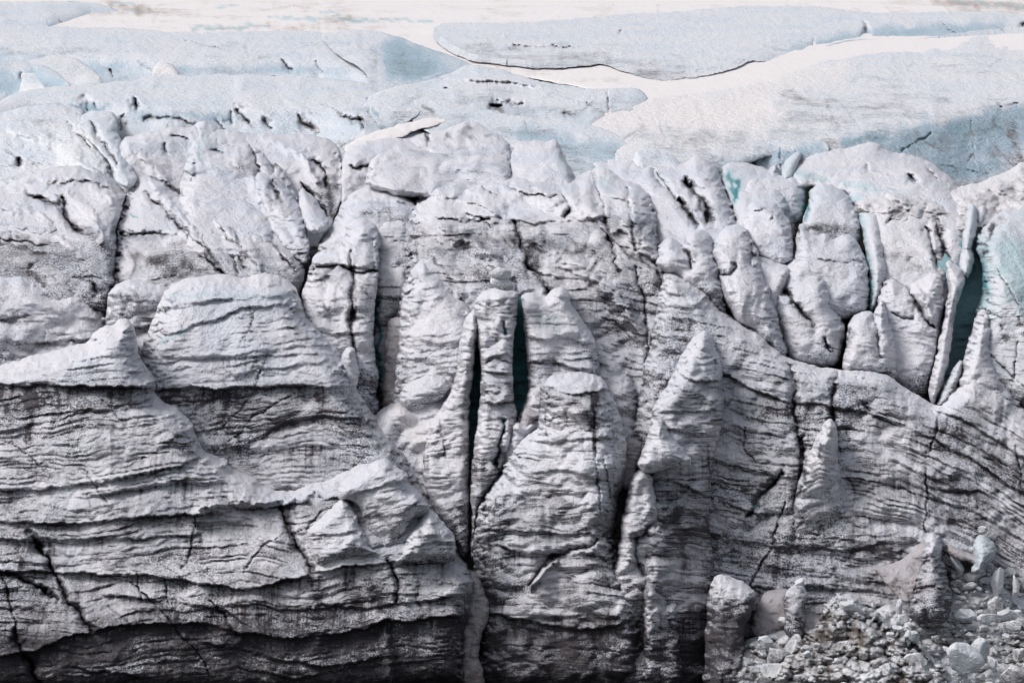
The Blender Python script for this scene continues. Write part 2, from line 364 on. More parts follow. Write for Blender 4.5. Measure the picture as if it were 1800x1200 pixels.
    for lp in loops:
        lp = np.array(lp); prev = lp; sm = [nxg[lp].copy(), nyg[lp].copy()]
        for q in sm:
            for _ in range(6): q[:] = (np.roll(q, 1) + 2 * q + np.roll(q, -1)) / 4
        for inn, bk in ((2.0, 1.2), (6.0, 3.5), (13.0, 7.0)):
            uu = u[lp] + sm[0] * inn; vv = v[lp] + sm[1] * inn
            X2, Y2, Z2 = at(uu, vv, Y[lp] + bk * back)
            allco.append(np.stack([X2, Y2, Z2], 1)); ai.append(ice[lp]); aw.append(wear[lp])
            new = np.arange(n, n + len(lp)); n += len(lp)
            Q.append(np.stack([np.roll(prev, -1), prev, new, np.roll(new, -1)], 1)); prev = new
        if cap: extra.append(list(prev))
    co = np.concatenate(allco); 
    bi = np.argmin(co[:, 2]); base = (float(co[:, 0].mean()), float(np.median(co[:, 1])), float(co[bi, 2]))
    o = build_mesh(name, co, (np.concatenate(Q), extra), mat or ICE, {'ice': np.concatenate(ai), 'wear': np.concatenate(aw)}, label, cat, group, kind, base)
    return o
exec_masses = True
# ------------------------------------------------------------------ the setting: snow between the ice, glacier body below
T0, B0 = -340, 2140
body('snow_field', None, None, 12, [(T0, -210), (B0, -210), (B0, 92), (1600, 92), (1300, 80), (900, 76), (T0, 92)], step=4, R=0, w=1, pil=.06, lay=0, rough=.04, dirt=.22, snow=.9, edge=0, mat=SNOW, kind='structure', facet=0, cap=False,
     autoc=0, back=3, creased=.2, stains=[(14, .22, [(150, 12), (300, 20), (480, 40)]), (9, .35, [(190, 5), (260, 22)]), (8, .3, [(340, 48), (520, 50), (620, 36)]), (12, .4, [(1640, 5), (1760, 12), (1860, 14)]),
     (5, .25, [(460, 14), (560, 12)])], teal=[(5, .45, [(195, 4), (235, 8)]), (5, .45, [(340, 50), (420, 50), (470, 44)]), (4, .45, [(470, 30), (560, 34), (640, 36)]),
     (4, .45, [(600, 36), (760, 37)]), (8, .45, [(1680, 3), (1800, 14)]), (4, .45, [(220, 20), (250, 22)]), (3, .45, [(380, 12), (420, 10)]), (3, .45, [(560, 24), (600, 22)])])
body('snow', None, None, 1.4, [(600, 66), (740, 62), (880, 66), (1020, 74), (1200, 80), (1350, 72), (1450, 58), (1560, 60), (1700, 60), (1800, 52), (B0, 46), (B0, 80), (1620, 110), (1500, 150), (1480, 240), (1300, 236), (1210, 215), (1140, 180), (1000, 150), (840, 122), (740, 100), (640, 84)], step=3, R=.6, w=14, pil=.07, lay=0, rough=.03, dirt=.10, snow=1, edge=1.2, mat=SNOW, kind='structure', facet=0, cap=False, autoc=0, back=2, creased=.2,
     stains=[(14, .18, [(880, 122), (1000, 138), (1120, 150)]), (5, .3, [(825, 107), (880, 116)])])
body('glacier', None, None, 16, [(T0, 440), (B0, 440), (B0, 1380), (T0, 1380)], step=9, R=0, w=1, pil=.6, lay=1, dirt=.45, edge=0, kind='structure', autoc=0, blue=.25, cap=False)
def far(*a, **k):
    k.setdefault('mat', FAR); k.setdefault('lay', .10); k.setdefault('dirt', ((0, .16), (60, .19), (140, .22), (220, .32))); k.setdefault('pil', .36); k.setdefault('creased', .6); k.setdefault('rough', .6); k.setdefault('autoc', .25); k.setdefault('facet', .08); k.setdefault('faceblue', .22)
    bl_ = k.get('brow')
    k.setdefault('cap', False); k.setdefault('lowr', .12); k.setdefault('wk', 1.0); k.setdefault('rk', .35); k.setdefault('w', 40); k.setdefault('R', 2.0); k.setdefault('edge', 1.6)
    return body(*a, **k)
# ------------------------------------------------------------------ far smooth ice
far('ice_hump', 'low pale ice hump at the top left against the snow field', 'ice hump', 2.5, [(T0, 12), (-100, 8), (0, 5), (60, 3), (110, 2), (170, 6), (200, 14), (225, 30), (256, 51), (250, 80), (T0, 80)],
    brow=([(-200, 30), (80, 36), (160, 14), (256, 14)], .3), blue=.10, stains=[(4, .5, [(105, 36), (112, 46)])], teal=[(25, .25, [(160, 35), (230, 40)])])
far('ice_ridge', 'long smooth ice bench running in from the left below the topmost hump', 'ice ridge', 1.5, [(T0, 44), (-100, 42), (0, 46), (120, 47), (250, 51), (310, 58), (370, 57), (470, 55), (560, 54), (660, 80), (700, 150), (700, 230), (T0, 230)],
    brow=([(-200, 78), (0, 80), (150, 90), (300, 106), (450, 104), (560, 106), (650, 124)], .22), teal=[(26, .28, [(-20, 110), (160, 120), (300, 135)]), (18, .25, [(330, 128), (480, 122), (600, 128)])],
    cracks=[(2.5, 2.0, [(194, 122), (200, 134)]), (3, 1.6, [(496, 106), (512, 122)]), (2, 1.2, [(553, 108), (566, 128)]), (1.2, .8, [(320, 70), (400, 88)]), (1.2, .5, [(520, 85), (570, 74)])],
    stains=[(10, .16, [(0, 92), (140, 88)]), (7, .3, [(245, 112), (270, 125)])])
far('ice_block', 'wedge shaped ice block with a shaded blue face ending at the pink snow', 'ice block', -3, [(560, 60), (600, 53), (640, 53), (668, 56), (700, 65), (750, 83), (800, 102), (834, 114), (815, 127), (760, 145), (700, 160), (655, 162), (646, 130), (620, 112), (585, 92)],
    brow=([(560, 100), (640, 100), (664, 62), (700, 60), (840, 60)], .93), teal=[(38, .6, [(700, 95), (760, 120)]), (20, .4, [(690, 120), (730, 135)])], w=20, cracks=[(2, .5, [(720, 78), (705, 96)])])  # teal strokes paint the shade of the right face
far('ice_block', 'small cream ice block at the foot of the long bench', 'ice block', .2, [(268, 122), (280, 108), (300, 111), (311, 124), (318, 136), (300, 150), (268, 145)], snow=.7, w=12, brow=([(260, 116), (330, 116)], .3))
far('ice_hump', 'flat pale ice hump between the blue knob and the long bench', 'ice hump', .1, [(40, 112), (60, 104), (95, 98), (130, 102), (155, 115), (180, 138), (190, 200), (30, 200)], w=18, brow=([(30, 116), (180, 130)], .3), snow=.3)
far('ice_hump', 'rounded blue ice knob cut by the left edge with a dark slot', 'ice hump', -1.5, [(T0, 100), (-60, 100), (0, 105), (40, 107), (80, 116), (105, 130), (124, 150), (124, 230), (T0, 230)], brow=([(-100, 112), (60, 118), (120, 140)], .15),
    blue=.12, teal=[(22, .35, [(0, 150), (60, 135), (100, 150)])], cracks=[(3, 3, [(40, 133), (46, 146), (52, 154)])])
far('ice_ridge', 'broad grey white ice apron below the upper snow field', 'ice ridge', -1.0, [(760, 42), (820, 40), (900, 41), (1000, 34), (1100, 25), (1200, 19), (1300, 12), (1430, 10), (1500, 20), (1540, 24), (1600, 22), (1740, 20), (1800, 27), (B0, 30), (B0, 70), (1800, 60),
    (1700, 68), (1640, 78), (1590, 86), (1540, 82), (1500, 82), (1460, 92), (1430, 108), (1395, 119), (1350, 110), (1320, 106), (1300, 118), (1260, 130), (1200, 140), (1150, 142), (1100, 127), (1060, 112), (1020, 118), (960, 122), (880, 114), (830, 108), (790, 92), (760, 70)],
    brow=([(600, 130), (1300, 125), (1360, 84), (1440, 62), (1520, 42), (1600, 36), (1900, 34)], .82), w=26, dirt=[(0, .06), (60, .12), (140, .30)],
    teal=[(20, .42, [(1400, 95), (1500, 65), (1620, 58), (1760, 48)])], cracks=[(3, 2.5, [(1521, 46), (1521, 60), (1517, 76)]), (2.5, 2.5, [(1092, 52), (1088, 62)]), (2, .8, [(1100, 118), (1180, 139), (1240, 134)]), (1.6, 1.2, [(900, 80), (960, 82), (1020, 84)]),  # teal stroke paints shading onto the apron's front face
    (2, 1, [(1430, 70), (1436, 92)]), (1.5, 1, [(1650, 38), (1680, 62)]), (4, 2, [(1796, 40), (1802, 50)]), (2, 1.2, [(1290, 116), (1330, 100), (1350, 108)])],
    stains=[(8, .5, [(898, 78), (906, 84)]), (6, .4, [(886, 60), (890, 66)]), (5, .5, [(1068, 108), (1075, 112)]), (30, .20, [(820, 90), (980, 105), (1150, 120)])], pil=.12)
far('ice_ridge', 'huge smooth ice slab on the right with a steep pale blue end face', 'ice ridge', -.9, [(1040, 190), (1140, 172), (1260, 160), (1335, 146), (1385, 128), (1440, 108), (1500, 97), (1590, 87), (1650, 78), (1720, 63), (1800, 57), (B0, 50), (B0, 400), (1720, 372), (1600, 350), (1450, 300), (1380, 262), (1200, 330), (1100, 300), (1020, 230)],
    brow=([(1000, 300), (1440, 247), (1500, 240), (1580, 226), (1650, 208), (1700, 192), (1760, 180), (1900, 160)], .4), w=130, R=1.2, rk=.8, lowr=1.0, snow=.15, snowst=[(70, 1.0, [(1060, 200), (1150, 195), (1250, 200), (1330, 185)]), (30, .8, [(1300, 160), (1400, 140), (1480, 118)])],
    teal=[(48, .38, [(1540, 262), (1640, 275), (1720, 250), (1800, 240)]), (26, .5, [(1600, 240), (1700, 225), (1800, 200)]), (10, .7, [(1480, 250), (1560, 238)]), (24, .45, [(1650, 310), (1740, 290)])],
    cracks=[(2.6, 1.5, [(1585, 268), (1610, 252), (1638, 234)], .9), (1.6, .7, [(1654, 290), (1690, 298), (1740, 306)]), (1.6, .6, [(1706, 215), (1712, 250), (1716, 300)]), (2, .8, [(1700, 285), (1712, 270)]), (1.2, .4, [(1500, 188), (1560, 190)]), (1.5, .5, [(1652, 116), (1680, 114)]), (1.5, .5, [(1722, 128), (1742, 124)]), (1.5, .5, [(1725, 76), (1790, 78)]), (2, 1, [(1750, 190), (1790, 182)])],
    stains=[(9, .28, [(1325, 148), (1350, 135), (1400, 128)]), (14, .22, [(1360, 150), (1400, 175), (1420, 180)]), (10, .35, [(1540, 300), (1640, 322), (1740, 330)]), (14, .5, [(1780, 220), (1795, 300)]), (5, .2, [(1560, 190), (1540, 192)])])
far('ice_ridge', 'thin grey ice rim edging the bright snow bowl', 'ice ridge', -1.2, [(1150, 196), (1200, 204), (1250, 215), (1310, 232), (1370, 244), (1420, 246), (1452, 248), (1458, 262), (1440, 340), (1270, 340), (1200, 260)], brow=([(1150, 205), (1250, 232), (1330, 256), (1460, 256)], .15),
    teal=[(22, .5, [(1310, 275), (1380, 270), (1440, 262)])], stains=[(5, .45, [(1280, 275), (1310, 262), (1350, 256)]), (6, .3, [(1220, 220), (1290, 236)]), (4, .7, [(1450, 246), (1458, 252)])], snow=.15, cracks=[(1.6, .8, [(1372, 256), (1374, 300)]), (1.2, .5, [(1335, 290), (1360, 265)])], w=14)
# ------------------------------------------------------------------ the broken upper benches
far('ice_ridge', 'long flat topped white ice bench spanning the left half', 'ice ridge', .6, [(T0, 196), (-80, 192), (0, 180), (20, 166), (60, 156), (150, 148), (226, 142), (262, 134), (330, 132), (400, 130), (520, 133), (600, 140), (690, 153), (760, 165), (800, 180), (800, 300), (T0, 300)],
    brow=([(-200, 210), (0, 186), (60, 176), (200, 180), (300, 192), (420, 186), (560, 190), (640, 196), (760, 190)], .22), w=26, pil=.5, creased=.6, dirt=[(0, .04), (170, .08), (230, .26)],
    teal=[(8, .8, [(128, 184), (150, 190), (185, 188)]), (8, .6, [(60, 190), (110, 188)]), (14, .3, [(240, 200), (420, 208)]), (5, .9, [(238, 182), (236, 194)])],
    cracks=[(5, 4, [(240, 178), (236, 190)]), (5, 2.5, [(150, 178), (155, 192)]), (3, 1.5, [(165, 182), (168, 192)]), (4, 2.5, [(414, 190), (424, 204), (436, 218)]), (5, 2, [(402, 200), (410, 214)]), (4, 2.5, [(462, 212), (478, 226)]), (4, 2.5, [(528, 205), (540, 220), (552, 232)]),
    (3, 1.5, [(250, 209), (300, 208), (340, 216)]), (3.5, 2, [(650, 178), (656, 195), (664, 214)]), (3, 1.6, [(600, 205), (640, 212), (660, 216)]), (3, 2, [(630, 210), (640, 226)]), (2.5, 1, [(560, 185), (620, 205)]), (3, 1.5, [(215, 205), (212, 230)]), (3, 1.2, [(380, 215), (400, 232)])],
    stains=[(6, .5, [(410, 184), (430, 186)]), (9, .5, [(425, 208), (445, 222)]), (8, .4, [(535, 212), (560, 232)]), (6, .5, [(226, 208), (222, 222)]), (10, .3, [(640, 215), (660, 225)])])
far('ice_hump', 'domed ice hump in the middle with a steep rounded right shoulder', 'ice hump', -3, [(640, 172), (690, 153), (750, 142), (790, 130), (812, 118), (832, 114), (870, 119), (920, 135), (960, 145), (1010, 152), (1060, 158), (1100, 154), (1128, 157), (1145, 182), (1160, 196), (1195, 206), (1235, 230), (1262, 250), (1280, 275), (1292, 340), (1200, 320), (1000, 285), (640, 250)],
    brow=([(600, 180), (760, 166), (900, 170), (1040, 184), (1110, 168), (1140, 150), (1300, 150)], .8), w=24, pil=.5, creased=.5,
    ledges=[(1.2, [(730, 136), (800, 140), (860, 140), (940, 150)], 20)], teal=[(30, .35, [(1150, 200), (1180, 240), (1240, 280)]), (6, .6, [(866, 184), (880, 190)])],
    cracks=[(2.5, 1.6, [(1066, 156), (1069, 180), (1071, 225)]), (5, 3, [(862, 182), (882, 188)]), (3, 1.5, [(892, 180), (920, 184)]), (3, 1.5, [(990, 196), (1002, 199)]), (3, 3, [(1071, 202), (1072, 210)]), (3, 1.6, [(1145, 190), (1152, 230), (1165, 270)]), (3, 1.2, [(1195, 215), (1230, 250)]), (2, 1, [(780, 156), (795, 158)]), (2, .8, [(1030, 180), (1070, 204)])],
    stains=[(8, .55, [(868, 184), (884, 196)]), (5, .5, [(992, 196), (1004, 200)])])
far('ice_ridge', 'smooth curved ice rib sweeping right under the middle hump', 'ice ridge', -2.2, [(724, 176), (752, 170), (800, 178), (850, 191), (910, 204), (1000, 212), (1050, 222), (1085, 232), (1112, 246), (1134, 270), (1146, 300), (1150, 340), (900, 300), (770, 244), (728, 216), (714, 196)], brow=([(700, 190), (850, 206), (1000, 228), (1110, 250)], .8), w=20,
    teal=[(30, .35, [(920, 235), (1000, 260), (1080, 270)])], stains=[(5, .6, [(742, 184), (760, 200)])], cracks=[(2, .8, [(980, 246), (1040, 246)]), (2, .8, [(920, 215), (926, 230)])])
far('ice_block', 'rounded ice block wedged above the narrow pink snow gully', 'ice block', -2.6, [(651, 182), (660, 172), (690, 166), (718, 172), (734, 184), (741, 200), (722, 212), (698, 224), (672, 228), (660, 215), (650, 200)], w=16, teal=[(5, .7, [(672, 226), (700, 220)]), (4, .7, [(656, 190), (662, 205)])], brow=([(640, 196), (740, 196)], .8))
body('snow', None, None, -1.0, [(600, 262), (640, 238), (690, 222), (740, 208), (790, 204), (800, 212), (740, 226), (690, 248), (620, 275)], mat=SNOW, snow=1, kind='structure', facet=0, cap=False, R=.3, w=4, lay=0, pil=.1, dirt=.18, autoc=0, brow=([(600, 250), (800, 230)], .6))
# left group
body('serac', 'wide pale ice slab at the left edge with freckled dirt near its top', 'serac', -1.0, [(T0, 226), (-60, 210), (0, 206), (60, 200), (112, 196), (150, 200), (180, 235), (200, 300), (215, 330), (230, 450), (T0, 450)], mat=FAR, lay=.25, pil=.4, creased=.4, brow=([(T0, 225), (100, 222), (200, 240)], .42),
    dirt=.10, ridges=[(16, 1.4, [(20, 225), (100, 250), (180, 320)])], stains=[(12, .32, [(20, 210), (60, 208), (100, 216)]), (6, .8, [(30, 284), (36, 290)]), (4, .4, [(0, 262), (60, 290)]), (8, .3, [(0, 320), (40, 305), (80, 300)])], cracks=[(4, 3, [(30, 280), (35, 292)]), (1.6, .6, [(0, 293), (70, 288), (120, 292)]), (3, 1.5, [(118, 216), (135, 235), (160, 258)])], w=22)
body('ice_ridge', 'thin pale strip of ice lying under the long bench at far left', 'ice ridge', -.4, [(T0, 205), (0, 196), (40, 184), (90, 178), (130, 184), (150, 196), (150, 260), (T0, 260)], mat=FAR, lay=.1, pil=.3, brow=([(T0, 205), (150, 200)], .3), dirt=.06, w=12, autoc=0)
body('serac', 'curved blue white ice fin flaring down to the right beside the left slab', 'serac', -2.6, [(116, 212), (140, 204), (160, 197), (184, 193), (200, 196), (206, 215), (210, 240), (218, 268), (232, 292), (243, 310), (232, 328), (222, 334), (206, 322), (196, 310), (193, 285), (176, 266), (150, 246), (130, 228)], mat=FAR, lay=.15, pil=.4, w=18, R=2.5, dirt=.12,
    cracks=[(4, 2.5, [(160, 214), (170, 235), (184, 258), (205, 290)]), (4, 3, [(193, 292), (200, 312)]), (4, 2, [(120, 215), (140, 240), (165, 258)])], stains=[(7, .6, [(122, 218), (142, 240), (162, 258)]), (5, .5, [(195, 296), (202, 314)])], tiltx=3, teal=[(15, .2, [(200, 210), (215, 290)])])
body('serac', 'broad pale ice block under the small pyramid in the upper left', 'serac', -1.2, [(208, 262), (212, 245), (250, 234), (300, 225), (335, 224), (400, 228), (440, 236), (500, 234), (550, 237), (582, 246), (598, 264), (604, 290), (602, 350), (590, 380), (575, 420), (560, 440), (210, 440)], mat=ICE, lay=.3, pil=.8, creased=.8, dirt=.10,
    brow=([(200, 252), (330, 240), (450, 246), (600, 262)], .45), w=20, ridges=[(12, 1.5, [(480, 245), (530, 270), (560, 320)]), (12, 1.2, [(230, 260), (280, 300), (330, 380)])], stains=[(14, .4, [(540, 330), (565, 380)]), (12, .35, [(255, 280), (290, 285)]), (26, .65, [(585, 300), (572, 345), (590, 380)]), (8, .5, [(545, 280), (570, 300)]), (10, .4, [(290, 262), (300, 270)]), (14, .3, [(230, 290), (280, 300)])],
    cracks=[(3.5, 2, [(548, 282), (562, 290), (572, 305), (574, 330)]), (3, 1.5, [(286, 255), (294, 268)]), (3, 1.2, [(300, 238), (330, 244)]), (4, 3, [(530, 325), (555, 355), (575, 385)])], teal=[(20, .15, [(240, 260), (320, 260)])])
body('serac', 'pointed pyramid shaped serac with a pale blue peak in the upper left', 'serac', -2.6, [(315, 330), (325, 290), (333, 250), (343, 222), (356, 211), (370, 213), (386, 228), (402, 246), (430, 240), (446, 240), (462, 252), (482, 275), (500, 300), (520, 340), (540, 400), (545, 470), (315, 460)], lay=.4, pil=.7, creased=.7, dirt=.16, w=30, R=4,
    teal=[(22, .22, [(355, 235), (350, 275)]), (5, .5, [(380, 265), (392, 268)])], cracks=[(4, 2, [(386, 230), (404, 250)]), (5, 3, [(470, 258), (478, 282), (482, 300)]), (3.5, 1.6, [(370, 262), (392, 268)]), (4, 2, [(440, 250), (452, 290), (470, 330)])],
    stains=[(8, .5, [(395, 235), (406, 252)]), (10, .6, [(474, 262), (482, 290)]), (18, .5, [(410, 290), (440, 295), (450, 310)]), (6, .3, [(330, 300), (380, 300)])], ridges=[(12, 1.6, [(356, 216), (345, 260), (335, 300)]), (14, 1.4, [(372, 218), (420, 280), (470, 350), (500, 410)])], rough=1.3)
body('serac', 'sloping ice block with a hollow dirty right side under the pyramid serac', 'serac', -4.0, [(320, 332), (350, 318), (395, 300), (422, 299), (440, 306), (448, 325), (462, 350), (478, 385), (486, 420), (500, 460), (320, 460)], lay=.5, pil=.7, dirt=.15, w=22, strat=((300, 0), (480, 14)), ledges=[(.5, [(340, 345), (400, 342), (460, 352)], 14)])
body('serac', 'narrow knobbly ice rib with dark hollows right of the sloping block', 'serac', -4.6, [(444, 312), (452, 300), (470, 302), (484, 306), (492, 315), (505, 330), (520, 350), (536, 385), (545, 430), (540, 470), (500, 440), (480, 410), (466, 372), (450, 340)], lay=.5, pil=1.2, dirt=.26, w=16, stains=[(8, .7, [(482, 320), (488, 345)]), (12, .5, [(490, 350), (505, 380)]), (8, .5, [(470, 345), (478, 370)])],
    cracks=[(5, 2.5, [(480, 318), (486, 345)])], rough=1.5)
body('serac', 'small tilted ice wedge leaning into the dark cleft at upper left centre', 'serac', -4.2, [(524, 345), (530, 328), (540, 334), (556, 352), (568, 372), (580, 392), (566, 410), (545, 412), (530, 390)], lay=.3, pil=.4, dirt=.12, w=12)
body('serac', 'rounded ice mound low on the left edge crossed by curved furrows', 'serac', -3.0, [(T0, 330), (0, 332), (40, 312), (80, 296), (120, 291), (150, 294), (178, 308), (202, 322), (222, 338), (216, 362), (206, 392), (203, 440), (200, 520), (T0, 520)], lay=.3, pil=.6, creased=.6, dirt=[(290, .10), (380, .16), (420, .4)], w=26, R=3.5,
    cracks=[(3.5, 1.8, [(86, 325), (115, 322), (150, 318), (190, 330)]), (5, 3, [(108, 352), (118, 385), (140, 410)]), (2.5, 1.2, [(55, 345), (95, 360), (108, 372)]), (2.5, 1, [(150, 300), (200, 328)]), (5, 2, [(45, 343), (80, 352), (104, 362)])], ridges=[(16, 1.8, [(20, 330), (90, 305), (150, 310), (195, 350)]), (12, 1.3, [(120, 340), (160, 370), (185, 420)])], stains=[(16, .3, [(150, 400), (190, 450)]), (8, .6, [(104, 350), (120, 388), (150, 415)]), (5, .4, [(48, 345), (90, 355)]), (8, .4, [(190, 320), (210, 340)]), (9, .3, [(40, 320), (70, 300)])])
body('serac', 'smooth lump of ice at the left edge above a dark stained hollow', 'serac', -4.4, [(T0, 356), (0, 346), (34, 341), (60, 348), (84, 358), (100, 372), (112, 395), (132, 415), (160, 432), (176, 460), (192, 480), (196, 520), (190, 560), (T0, 620)], lay=.5, pil=.8, dirt=[(340, .12), (405, .25), (440, .62), (500, .45)], w=26, R=4,
    cracks=[(3, 1.4, [(0, 400), (40, 408), (90, 412), (130, 406)]), (4, 2, [(0, 424), (40, 430), (90, 436), (130, 462), (170, 512)])], ridges=[(14, 1.6, [(0, 360), (60, 365), (110, 410), (170, 470)])], stains=[(14, .55, [(0, 425), (50, 432), (90, 440), (140, 475), (175, 512)]), (10, .5, [(50, 470), (80, 500)])])
body('serac', 'lumpy white ice mass with hummocks at the left edge above the long crest', 'serac', -6.4, [(T0, 486), (-20, 480), (0, 478), (30, 474), (56, 480), (74, 498), (98, 520), (120, 506), (146, 512), (166, 530), (182, 548), (193, 570), (205, 600), (230, 660), (T0, 720)], lay=.9, pil=1.1, dirt=[(470, .16), (560, .22), (590, .35), (640, .42)], w=30, R=4,
    ledges=[(.8, [(-200, 560), (60, 557), (150, 560), (220, 570)], 14), (.9, [(-200, 598), (60, 600), (130, 596), (200, 590)], 16)], stains=[(10, .4, [(100, 515), (110, 540)]), (14, .3, [(0, 560), (60, 562)])], strat=((0, 0), (200, -10)))
body('serac', 'dirty ice blocks crammed into the hollow behind the left crest', 'serac', -5.0, [(186, 530), (200, 500), (225, 488), (250, 494), (290, 500), (320, 520), (330, 640), (190, 640)], lay=1.0, pil=1.1, dirt=.50, w=20, stains=[(14, .4, [(200, 520), (250, 530)])], ledges=[(.8, [(190, 572), (300, 575)], 14)])
body('serac', 'big slanting serac with diagonal furrows in the left middle', 'serac', -4.8, [(196, 520), (198, 470), (205, 420), (210, 380), (222, 340), (236, 312), (250, 303), (272, 305), (290, 310), (304, 326), (330, 340), (360, 352), (394, 364), (430, 376), (470, 398), (505, 420), (528, 448), (538, 480), (520, 540), (480, 620), (200, 620)],
    lay=.6, pil=.8, creased=.7, w=30, R=5, dirt=[(300, .12), (400, .20), (430, .40), (480, .46), (560, .55)], strat=((200, 10), (330, -6), (530, 40)),
    cracks=[(4, 2.2, [(252, 335), (280, 362), (318, 402), (350, 440), (392, 480)]), (3.5, 1.8, [(300, 330), (330, 355), (372, 400), (410, 450), (420, 480)]), (3.5, 2, [(398, 372), (412, 400), (420, 425)]), (3, 1.5, [(440, 392), (480, 430), (520, 480)]), (3, 1.4, [(205, 412), (260, 412), (310, 416)]), (4, 2.4, [(250, 305), (290, 322), (345, 350)]), (3, 1.2, [(350, 362), (390, 400), (430, 470)])],
    stains=[(10, .6, [(290, 322), (320, 336), (350, 352)]), (22, .4, [(230, 450), (300, 470), (370, 480)]), (8, .5, [(400, 380), (420, 425)]), (14, .45, [(230, 500), (300, 520)]), (8, .35, [(330, 400), (380, 460)])], ridges=[(13, 1.8, [(262, 312), (300, 360), (345, 420), (380, 470)]), (13, 1.6, [(330, 345), (380, 385), (430, 430), (470, 490)]), (12, 1.4, [(400, 375), (460, 410), (510, 460)])], teal=[(5, .8, [(232, 378), (236, 380)])])
# upper centre
body('serac', 'low dirty freckled ice hummock under the curved rib at top centre', 'serac', -3.4, [(650, 262), (700, 240), (730, 230), (750, 220), (780, 210), (806, 203), (836, 202), (862, 212), (884, 232), (898, 246), (900, 300), (890, 360), (640, 340)], lay=.3, pil=1.0, dirt=.26, w=20, rough=1.2,
    cracks=[(4, 2.5, [(750, 220), (753, 248)])], stains=[(14, .5, [(820, 222), (828, 245)]), (9, .5, [(782, 232), (792, 248)]), (5, .7, [(752, 225), (755, 250)]), (6, .4, [(850, 236), (870, 240)])])
body('serac', 'squat ice block with two small horns on its rim at top centre', 'serac', -3.7, [(895, 262), (900, 240), (912, 233), (935, 235), (955, 242), (966, 240), (972, 234), (980, 240), (986, 256), (994, 280), (1008, 306), (1010, 360), (900, 360)], lay=.3, pil=.6, dirt=.12, w=16, cracks=[(4, 3, [(898, 256), (899, 268)])], teal=[(20, .2, [(980, 280), (1000, 300)])])
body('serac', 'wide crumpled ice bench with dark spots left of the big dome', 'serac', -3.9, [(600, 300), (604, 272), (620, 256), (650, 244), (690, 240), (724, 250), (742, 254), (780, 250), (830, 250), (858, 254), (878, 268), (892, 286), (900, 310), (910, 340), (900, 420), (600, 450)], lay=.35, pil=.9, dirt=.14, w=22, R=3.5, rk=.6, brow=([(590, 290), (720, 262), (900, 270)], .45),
    cracks=[(4, 2.2, [(616, 296), (650, 294), (690, 286)]), (3.5, 1.8, [(730, 282), (770, 282), (800, 276)]), (3, 1.5, [(662, 314), (720, 325), (745, 332)]), (4, 2, [(838, 298), (842, 318)]), (3, 1.5, [(866, 262), (880, 280)])], stains=[(13, .4, [(722, 330), (760, 310), (840, 300), (900, 292)]), (10, .7, [(700, 282), (722, 290)]), (8, .45, [(620, 298), (680, 290)]), (7, .4, [(838, 300), (844, 316)]), (7, .4, [(730, 320), (750, 330)])])  # first wide stroke paints shade just behind the dome's crest
body('serac', 'steep fan shaped ice mound between the dark cleft and the big dome', 'serac', -4.2, [(556, 430), (570, 412), (586, 390), (598, 362), (616, 340), (640, 324), (664, 321), (690, 328), (714, 338), (732, 352), (744, 380), (740, 500), (560, 520)], lay=.7, pil=1.0, dirt=[(320, .14), (380, .26), (440, .40)], w=30, R=5, strat=((560, 20), (650, 0), (740, 10)),
    ledges=[(.6, [(640, 346), (690, 350), (740, 362)], 12)], stains=[(9, .4, [(640, 378), (680, 372)]), (8, .3, [(610, 350), (640, 340)])], flute=.3)
body('serac', 'recessed grey ice wall at the back of the deep vertical cleft', 'serac', -4.0, [(655, 400), (672, 378), (700, 374), (724, 390), (724, 600), (700, 720), (655, 720)], lay=1.1, pil=.5, dirt=.5, teal=[(7, 1.0, [(662, 520), (665, 600), (668, 690)])], w=12, strat=((600, 0), (700, 4)))
body('snow', None, None, -5.6, [(672, 730), (674, 640), (676, 590), (680, 566), (690, 558), (712, 556), (730, 600), (730, 730)], mat=GRIT, snow=1, kind='structure', facet=0, cap=False, R=.8, w=10, lay=.5, pil=.5, dirt=.68, autoc=0)  # high dirt level paints the cleft's shadow into the snow
body('serac', 'knuckled ice column split by one vertical crack left of the deep cleft', 'serac', -7.6, [(528, 560), (530, 520), (538, 492), (545, 465), (552, 448), (575, 438), (598, 436), (604, 412), (612, 392), (628, 381), (644, 380), (656, 388), (662, 402), (666, 430), (667, 470), (662, 510), (658, 560), (658, 610), (664, 650), (668, 668), (660, 690), (668, 712), (655, 735), (560, 700)],
    lay=.9, pil=1.1, rough=1.4, dirt=[(380, .22), (440, .18), (475, .42), (560, .34), (660, .36)], w=20, R=4, cracks=[(3, 1.8, [(619, 440), (620, 520), (617, 600), (622, 640)]), (3.5, 2, [(548, 470), (580, 466), (640, 478), (664, 478)])], ledges=[(.9, [(540, 470), (600, 466), (667, 478)], 22), (.7, [(560, 582), (600, 586), (660, 584)], 18)],
    stains=[(9, .5, [(620, 470), (618, 600)]), (12, .45, [(560, 480), (600, 500)]), (10, .4, [(640, 500), (650, 520)])])
body('serac', 'small sharp ice tooth standing against the knuckled column', 'serac', -9.0, [(548, 640), (550, 560), (556, 530), (564, 516), (574, 524), (588, 545), (600, 566), (608, 600), (612, 660), (600, 700), (560, 700)], lay=.7, pil=.7, dirt=.24, lean=-3, w=16, R=3)
body('ice_boulder', 'little ice knob on a thin neck beside the shoulder of the mid left tower', 'ice boulder', -10.6, [(601, 622), (606, 612), (616, 608), (625, 613), (624, 622), (630, 640), (632, 662), (622, 690), (604, 680), (596, 650)], lay=.4, pil=.4, dirt=.22, lean=-2, w=10, R=1.5, autoc=0, group=None, edge=1.2)
